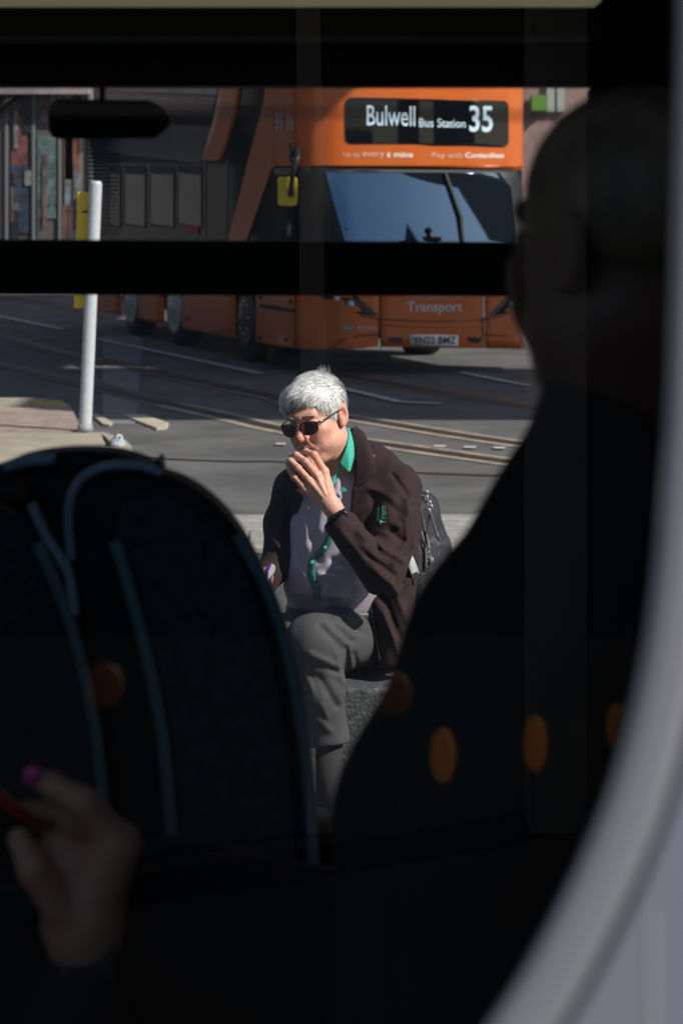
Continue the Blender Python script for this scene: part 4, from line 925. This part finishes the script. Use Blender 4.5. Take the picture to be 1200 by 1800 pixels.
# shoes and socks
for k_, (c, t_) in enumerate((((578, 1318, 5.80), (555, 1480, 5.66)), ((486, 1345, 5.92), (470, 1450, 5.78)))):
    A = P(*c); foot = Vector((A.x, A.y, .0)); fd = Vector((-.35, -.9, 0)).normalized()
    ms = MB(); ms.tube([A+Vector((0, 0, .03)), Vector((A.x, A.y, .16)), Vector((A.x, A.y, .08))], [.038, .036, .038], 16); ms.build('sock', mat('sock_black', (.018, .017, .018), .9), man, True)
    hx = foot+Vector((0, .03, .045)); fs_ = lambda p, hx=hx, fd=fd: smax(smin(smin(cap(p, hx, hx+fd*.16, .046, .042), cap(p, hx+fd*.12, hx+fd*.24-Vector((0, 0, .008)), .046, .036), .03), cap(p, hx+Vector((0, 0, .01)), hx+Vector((0, 0, .06)), .042, .040), .02), -p[2]+.004, .006)
    v_, f_ = nets(fs_, [hx.x-.2, hx.y-.32, -.01], [hx.x+.1, hx.y+.09, .17], .006)
    link('shoe', mesh_from('shoe', [(v_, f_)]), mat('shoe_leather', (.02, .016, .014), .35), man, True)
# his right hand on the packet
rh = J(452, 1045, 5.93)
frh = lambda p: smin(smin(ell(p, rh, (.035, .03, .045)), cap(p, J(462, 1015, 5.98), rh, .03, .028), .02), smin(smin(chain(p, [J(464, 1050, 5.905), J(470, 1036, 5.89), J(464, 1024, 5.885)], [.011, .0095, .008], .004), chain(p, [J(454, 1058, 5.90), J(462, 1050, 5.88), J(458, 1034, 5.872)], [.011, .0095, .008], .004), .003), smin(chain(p, [J(439, 1060, 5.90), J(446, 1056, 5.875), J(448, 1040, 5.87)], [.011, .0095, .008], .004), smin(chain(p, [J(426, 1055, 5.91), J(432, 1052, 5.88), J(436, 1040, 5.875)], [.010, .0085, .007], .004), chain(p, [J(442, 1030, 5.90), J(450, 1016, 5.88), J(456, 1008, 5.875)], [.013, .011, .009], .004), .003), .003), .003), .008)
v_, f_ = nets(frh, list(Vector(rh)-Vector((.08, .10, .06))), list(Vector(rh)+Vector((.08, .09, .09))), .003)
me = mesh_from('right_hand', [(v_, f_)]); noise_col(me, (.42, .20, .135), lambda c, b_: np.tile(np.array(b_), (len(c), 1))); link('hand', me, M['skin'], man, True)
# watch
A, B = Vector(wr), Vector(J(613, 940, 5.80)); ax_ = (B-A).normalized(); q = A.lerp(B, .30); u = ax_.cross(Vector((0, 1, 0))).normalized(); v = ax_.cross(u)
wt = MB(); wt.tube([q-ax_*.009, q-ax_*.008, q+ax_*.008, q+ax_*.009], [.026, .0285, .0295, .027], 28); wa = wt.build('watch', mat('watch_black', (.01, .01, .012), .4), man, True)
qq = q+Vector((.012, -.027, .004)); MB().ball(qq, (.017, .006, .017), 24, 10).build('watch_face', mat('watch_glass', (.008, .009, .012), .08, coat=1), wa, True)
# piping, shoulder patch and sleeve lettering
def jsurf(off): return lambda x, y: march(fjacket, x, y, off, 5.6, 6.4)
js2 = jsurf(.0025); js3 = jsurf(.003)
b = bmesh.new(); rows = []
for x, y, hw in ((705, 956, 2), (712, 968, 5), (721, 985, 6), (729, 1005, 6), (734, 1025, 5)): rows.append([b.verts.new(march(fjacket_solid, x+hw*s, y-hw*.6*s, .012, 5.7, 6.4)) for s in (-1, 0, 1)])
for i in range(len(rows)-1):
    for j in range(2): b.faces.new((rows[i][j], rows[i+1][j], rows[i+1][j+1], rows[i][j+1]))
me = bpy.data.meshes.new('reflective_strip'); b.to_mesh(me); b.free(); o = link('reflective_strip', me, mat('reflective_grey', (.42, .46, .45), .5), jk, True); s_ = o.modifiers.new('solid', 'SOLIDIFY'); s_.thickness = .002
b = bmesh.new(); b.faces.new([b.verts.new(js2(x, y)) for x, y in ((652, 800), (659, 799), (657, 806), (654, 812))]); me = bpy.data.meshes.new('shoulder_mark'); b.to_mesh(me); b.free(); link('shoulder_mark', me, mat('mark_grey', (.30, .31, .30), .5), jk)
qa, qb, qc = js3(662, 921), js3(679, 921), js3(670, 888)
def js4(x, y):                                 # the embroidery lies on the flat of the sleeve, just proud of it
    n_ = (qb-qa).cross(qc-qa); d_ = P(x, y, 1)-Vector((0, 0, HC)); o_ = Vector((0, 0, HC)); return o_+d_*((qa-o_).dot(n_)/d_.dot(n_))+Vector((0, -.007, 0))
ml = mat('green_stitching', (.06, .42, .26), .6)
fit_text('Tram', (667, 888, 678, 921), js4, 'sleeve_lettering', ml, jk, .022, vert=True, sub=1)
fit_text('Nott', (662, 890, 666, 914), js4, 'sleeve_lettering', ml, jk, .0, vert=True, sub=1)
z = MB(); z.tube([march(fjacket, x, y, .003, 5.6, 6.5) for x, y in ((652, 1062), (656, 1095), (663, 1135), (667, 1160))], .002, 6); z.build('zip', mat('zip_grey', (.14, .15, .15), .3, metal=.5), jk, True)
# wrapper in the right hand
wp = empty('snack_packet', P(474, 1010, 5.87), 'purple and white snack wrapper in the seated man\'s lowered hand', 'packet')
MB().prism([P(470, 1028, 5.865), P(468, 1008, 5.865), P(476, 991, 5.865), P(486, 997, 5.87), P(478, 1016, 5.87), P(474, 1028, 5.87)], (0, .012, 0)).build('wrapper', mat('wrapper_white', (.55, .56, .62), .3), wp, bevel=.001)
MB().prism([P(466, 1026, 5.862), P(465, 1004, 5.862), P(471, 992, 5.862), P(478, 991, 5.862), P(472, 1004, 5.861), P(469, 1027, 5.862)], (0, .006, 0)).build('foil', mat('foil_purple', (.22, .10, .60), .2, metal=.5), wp)

# backpack on his back
bp = empty('backpack', P(748, 1080, 6.25), 'black backpack with dangling straps behind the seated man', 'backpack')
cb = P(742, 985, 6.24)
def fpack(p):
    q = tolocal(p, cb, Matrix.Rotation(R(-14), 3, 'Y') @ Matrix.Rotation(-R(30), 3, 'Z'))
    d = rbox(q, (0, 0, 0), (.052, .115, .19), .045); d = smin(d, rbox(q, (.050, 0, -.05), (.018, .08, .10), .018), .02)
    return d+.0018*np.sin(q[2]*70+3*np.sin(q[1]*30))
v_, f_ = nets(fpack, [cb.x-.2, cb.y-.22, cb.z-.26], [cb.x+.2, cb.y+.2, cb.z+.26], .006)
M['pack'] = mat('pack_nylon', (.022, .020, .024), .5, noise=.2, bump=.4, bscale=120)
link('bag', mesh_from('bag', [(v_, f_)]), M['pack'], bp, True)
M['strap'] = mat('strap_grey', (.10, .10, .11), .4)
for k_, (pts, r_) in enumerate((([(737, 866), (748, 880), (757, 905), (766, 935), (772, 950)], .006), ([(735, 880), (742, 915), (752, 955), (757, 990)], .008), ([(739, 930), (747, 965), (748, 1000)], .006))):
    MB().tube(smoothpath([march(fpack, x, y, .006, 5.9, 6.6) if 735 < x < 765 else P(x, y, 6.13) for x, y in pts], 4), r_*.6, 8).build('strap', M['strap'], bp, True)
for x, y in ((748, 877), (753, 886), (756, 893), (752, 900), (757, 986), (748, 868)):
    MB().tube([P(x-4, y-3, 6.10), P(x+3, y-5, 6.095), P(x+4, y+4, 6.10), P(x-2, y+4, 6.10)], .0022, 6).build('buckle', M['silver'], bp, True)
# the granite block he sits on
gb = MB().box((-1.05, 5.90, 0), (1.9, 6.62, P(600, 1160, 6.1).z-.035)).build('granite_block', mat('dark_granite', (.022, .025, .027), .7, nscale=60, col2=(.10, .11, .115), bump=.5, bscale=90), None, bevel=.012)
tag(gb, 'speckled dark granite block used as a bench by the seated man', 'stone seat')
# ============================================================ passengers inside the tram, out of focus
M['coat'] = mat('black_coat', (.006, .006, .007), .85)
ML = lambda h, c: None
def passenger(hc, yaw, pitch, roll, label, skincol, haircol_, body, seatp, sc=1.0, hk=1):
    t = empty('person', seatp, label, 'person'); Rm = rotm(yaw, pitch, roll); Rn = np.array(Rm); hc = Vector(hc)
    nk = tuple(Rm.transposed() @ (Vector(body['neck'])-hc))
    f = lambda p: sc*head_sdf([c_/sc for c_ in tolocal(p, hc, Rn)], 0, ([(0, .022, -.055), nk], [.052, .055]))
    v, fc = nets(f, [hc[i]-.17 for i in range(3)], [hc[i]+.17 for i in range(3)], .0042)
    parts = [(v, fc)]
    for fn, lo_, hi2, h in body.get('skin', []): parts.append(nets(fn, lo_, hi2, h))
    me = mesh_from('body', parts); noise_col(me, skincol, lambda c, b_: np.tile(np.array(b_), (len(c), 1))); link('body', me, M['skin'], t, True)
    v, fc = nets(lambda p: sc*hair_sdf([c_/sc for c_ in tolocal(p, hc, Rn)], hk), [hc[i]-.18 for i in range(3)], [hc[i]+.18 for i in range(3)], .005)
    q = (v-np.array(hc)) @ Rn; v = v+(((q/np.linalg.norm(q, axis=1)[:, None])*(np.sin(q[:, 0]*180+q[:, 1]*60)*.002)[:, None]) @ Rn.T)
    link('hair', mesh_from('hair', [(v, fc)]), mat('passenger_hair', haircol_, .6, noise=.4, nscale=25), t, True)
    fn, lo_, hi2, h = body['coat']; link('coat', mesh_from('coat', [nets(fn, lo_, hi2, h)]), M['coat'], t, True)
    return t
def Q(px, py, Y): return tuple(P(px, py, Y))
yR = 1.56
fc_ = lambda p: smin(smin(smin(cap(p, Q(1050, 745, yR), Q(1045, 900, yR), .048, .072), chain(p, [Q(1040, 965, yR), Q(930, 1150, yR-.02), Q(810, 1440, yR-.03), Q(790, 1900, yR)], [.082, .084, .086, .09], .03), .03), chain(p, [Q(1090, 960, yR+.12), Q(1080, 1250, yR+.08), Q(1020, 1900, yR+.05)], [.09, .115, .13], .03), .05), chain(p, [Q(1010, 2050, yR+.05), Q(700, 2080, yR)], [.12, .09], .03), .05)
passenger(P(1096, 432, yR), R(138), R(2), R(0), 'passenger in a dark coat in profile at the right of the window', (.13, .068, .045), (.14, .095, .055),
          dict(neck=P(1075, 800, yR+.03), coat=(fc_, [-.06, 1.34, .70], [.42, 1.95, 1.60], .010)), P(1000, 2050, yR), .92)
yL = 1.75
hand_f = lambda p: smin(smin(smin(chain(p, [Q(155, 1700, yL), Q(150, 1620, yL)], [.026, .027]), smin(cap(p, Q(150, 1620, yL), Q(205, 1490, yL-.01), .028, .020), cap(p, Q(140, 1620, yL), Q(110, 1500, yL+.01), .026, .020), .02), .02),
     chain(p, [Q(212, 1485, yL-.01), Q(150, 1412, yL-.02), Q(95, 1382, yL-.01), Q(62, 1368, yL)], [.0145, .0120, .0102, .0085], .005), .008),
     smin(smin(chain(p, [Q(180, 1490, yL+.02), Q(115, 1430, yL+.03), Q(50, 1425, yL+.03)], [.014, .011, .009], .005), chain(p, [Q(150, 1510, yL+.035), Q(85, 1470, yL+.045), Q(20, 1470, yL+.04)], [.0135, .011, .009], .005), .003),
          smin(chain(p, [Q(125, 1535, yL+.04), Q(70, 1510, yL+.05), Q(15, 1510, yL+.045)], [.012, .010, .008], .005), chain(p, [Q(110, 1600, yL-.02), Q(60, 1530, yL-.03), Q(35, 1475, yL-.02)], [.016, .013, .010], .005), .004), .004), .006)
fl_ = lambda p: smin(smin(chain(p, [Q(-420, 1100, yL+.05), Q(-300, 1900, yL), Q(60, 2000, yL), Q(158, 1730, yL)], [.075, .062, .05, .040], .02), chain(p, [Q(-520, 1050, yL+.15), Q(-520, 2100, yL+.15)], [.15, .16], .03), .04), smin(chain(p, [Q(-450, 2100, yL+.2), Q(300, 1650, yL+.17), Q(540, 1690, yL+.17), Q(560, 2300, yL+.17)], [.10, .085, .08, .08], .02), cap(p, Q(-400, 2300, yL+.2), Q(520, 1950, yL+.19), .10, .09), .05), .04)
passenger(P(-480, 560, yL+.12), R(-75), R(14), R(0), 'passenger at lower left whose hand with pink nails holds a red edged phone', (.46, .23, .14), (.03, .02, .015),
          dict(neck=P(-500, 930, yL+.14), coat=(fl_, [-.75, 1.5, .55], [.10, 2.20, 1.62], .010), skin=[(hand_f, list(Vector(Q(-10, 1740, yL))-Vector((.03, .10, 0))), list(Vector(Q(260, 1340, yL))+Vector((.03, .12, .02))), .0035)]), P(-500, 2200, yL+.15))
lh = [o for o in COL.objects if o.name.startswith('person')][-1]
MB().ball(P(58, 1364, yL-.012), (.0085, .005, .009), 14, 8).build('nail', mat('nail_pink', (.55, .04, .22), .3), lh, True)
MB().tube([P(118, 1688, yL), P(205, 1690, yL)], [.030, .030], 20).build('cuff', mat('cuff_grey', (.07, .075, .07), .6), lh, True)
ph = empty('phone', P(20, 1430, yL+.03), 'dark phone with a red edge held in the hand at lower left', 'phone')
MB().prism([P(-70, 1330, yL-.01), P(75, 1450, yL+.01), P(40, 1560, yL+.01), P(-105, 1440, yL-.01)], (0, .009, 0)).build('case', mat('phone_black', (.008, .008, .01), .3), ph, bevel=.003)
MB().tube([P(-70, 1350, yL-.02), P(70, 1456, yL)], .006, 8).build('edge', mat('phone_red', (.38, .02, .025), .4), ph, True)
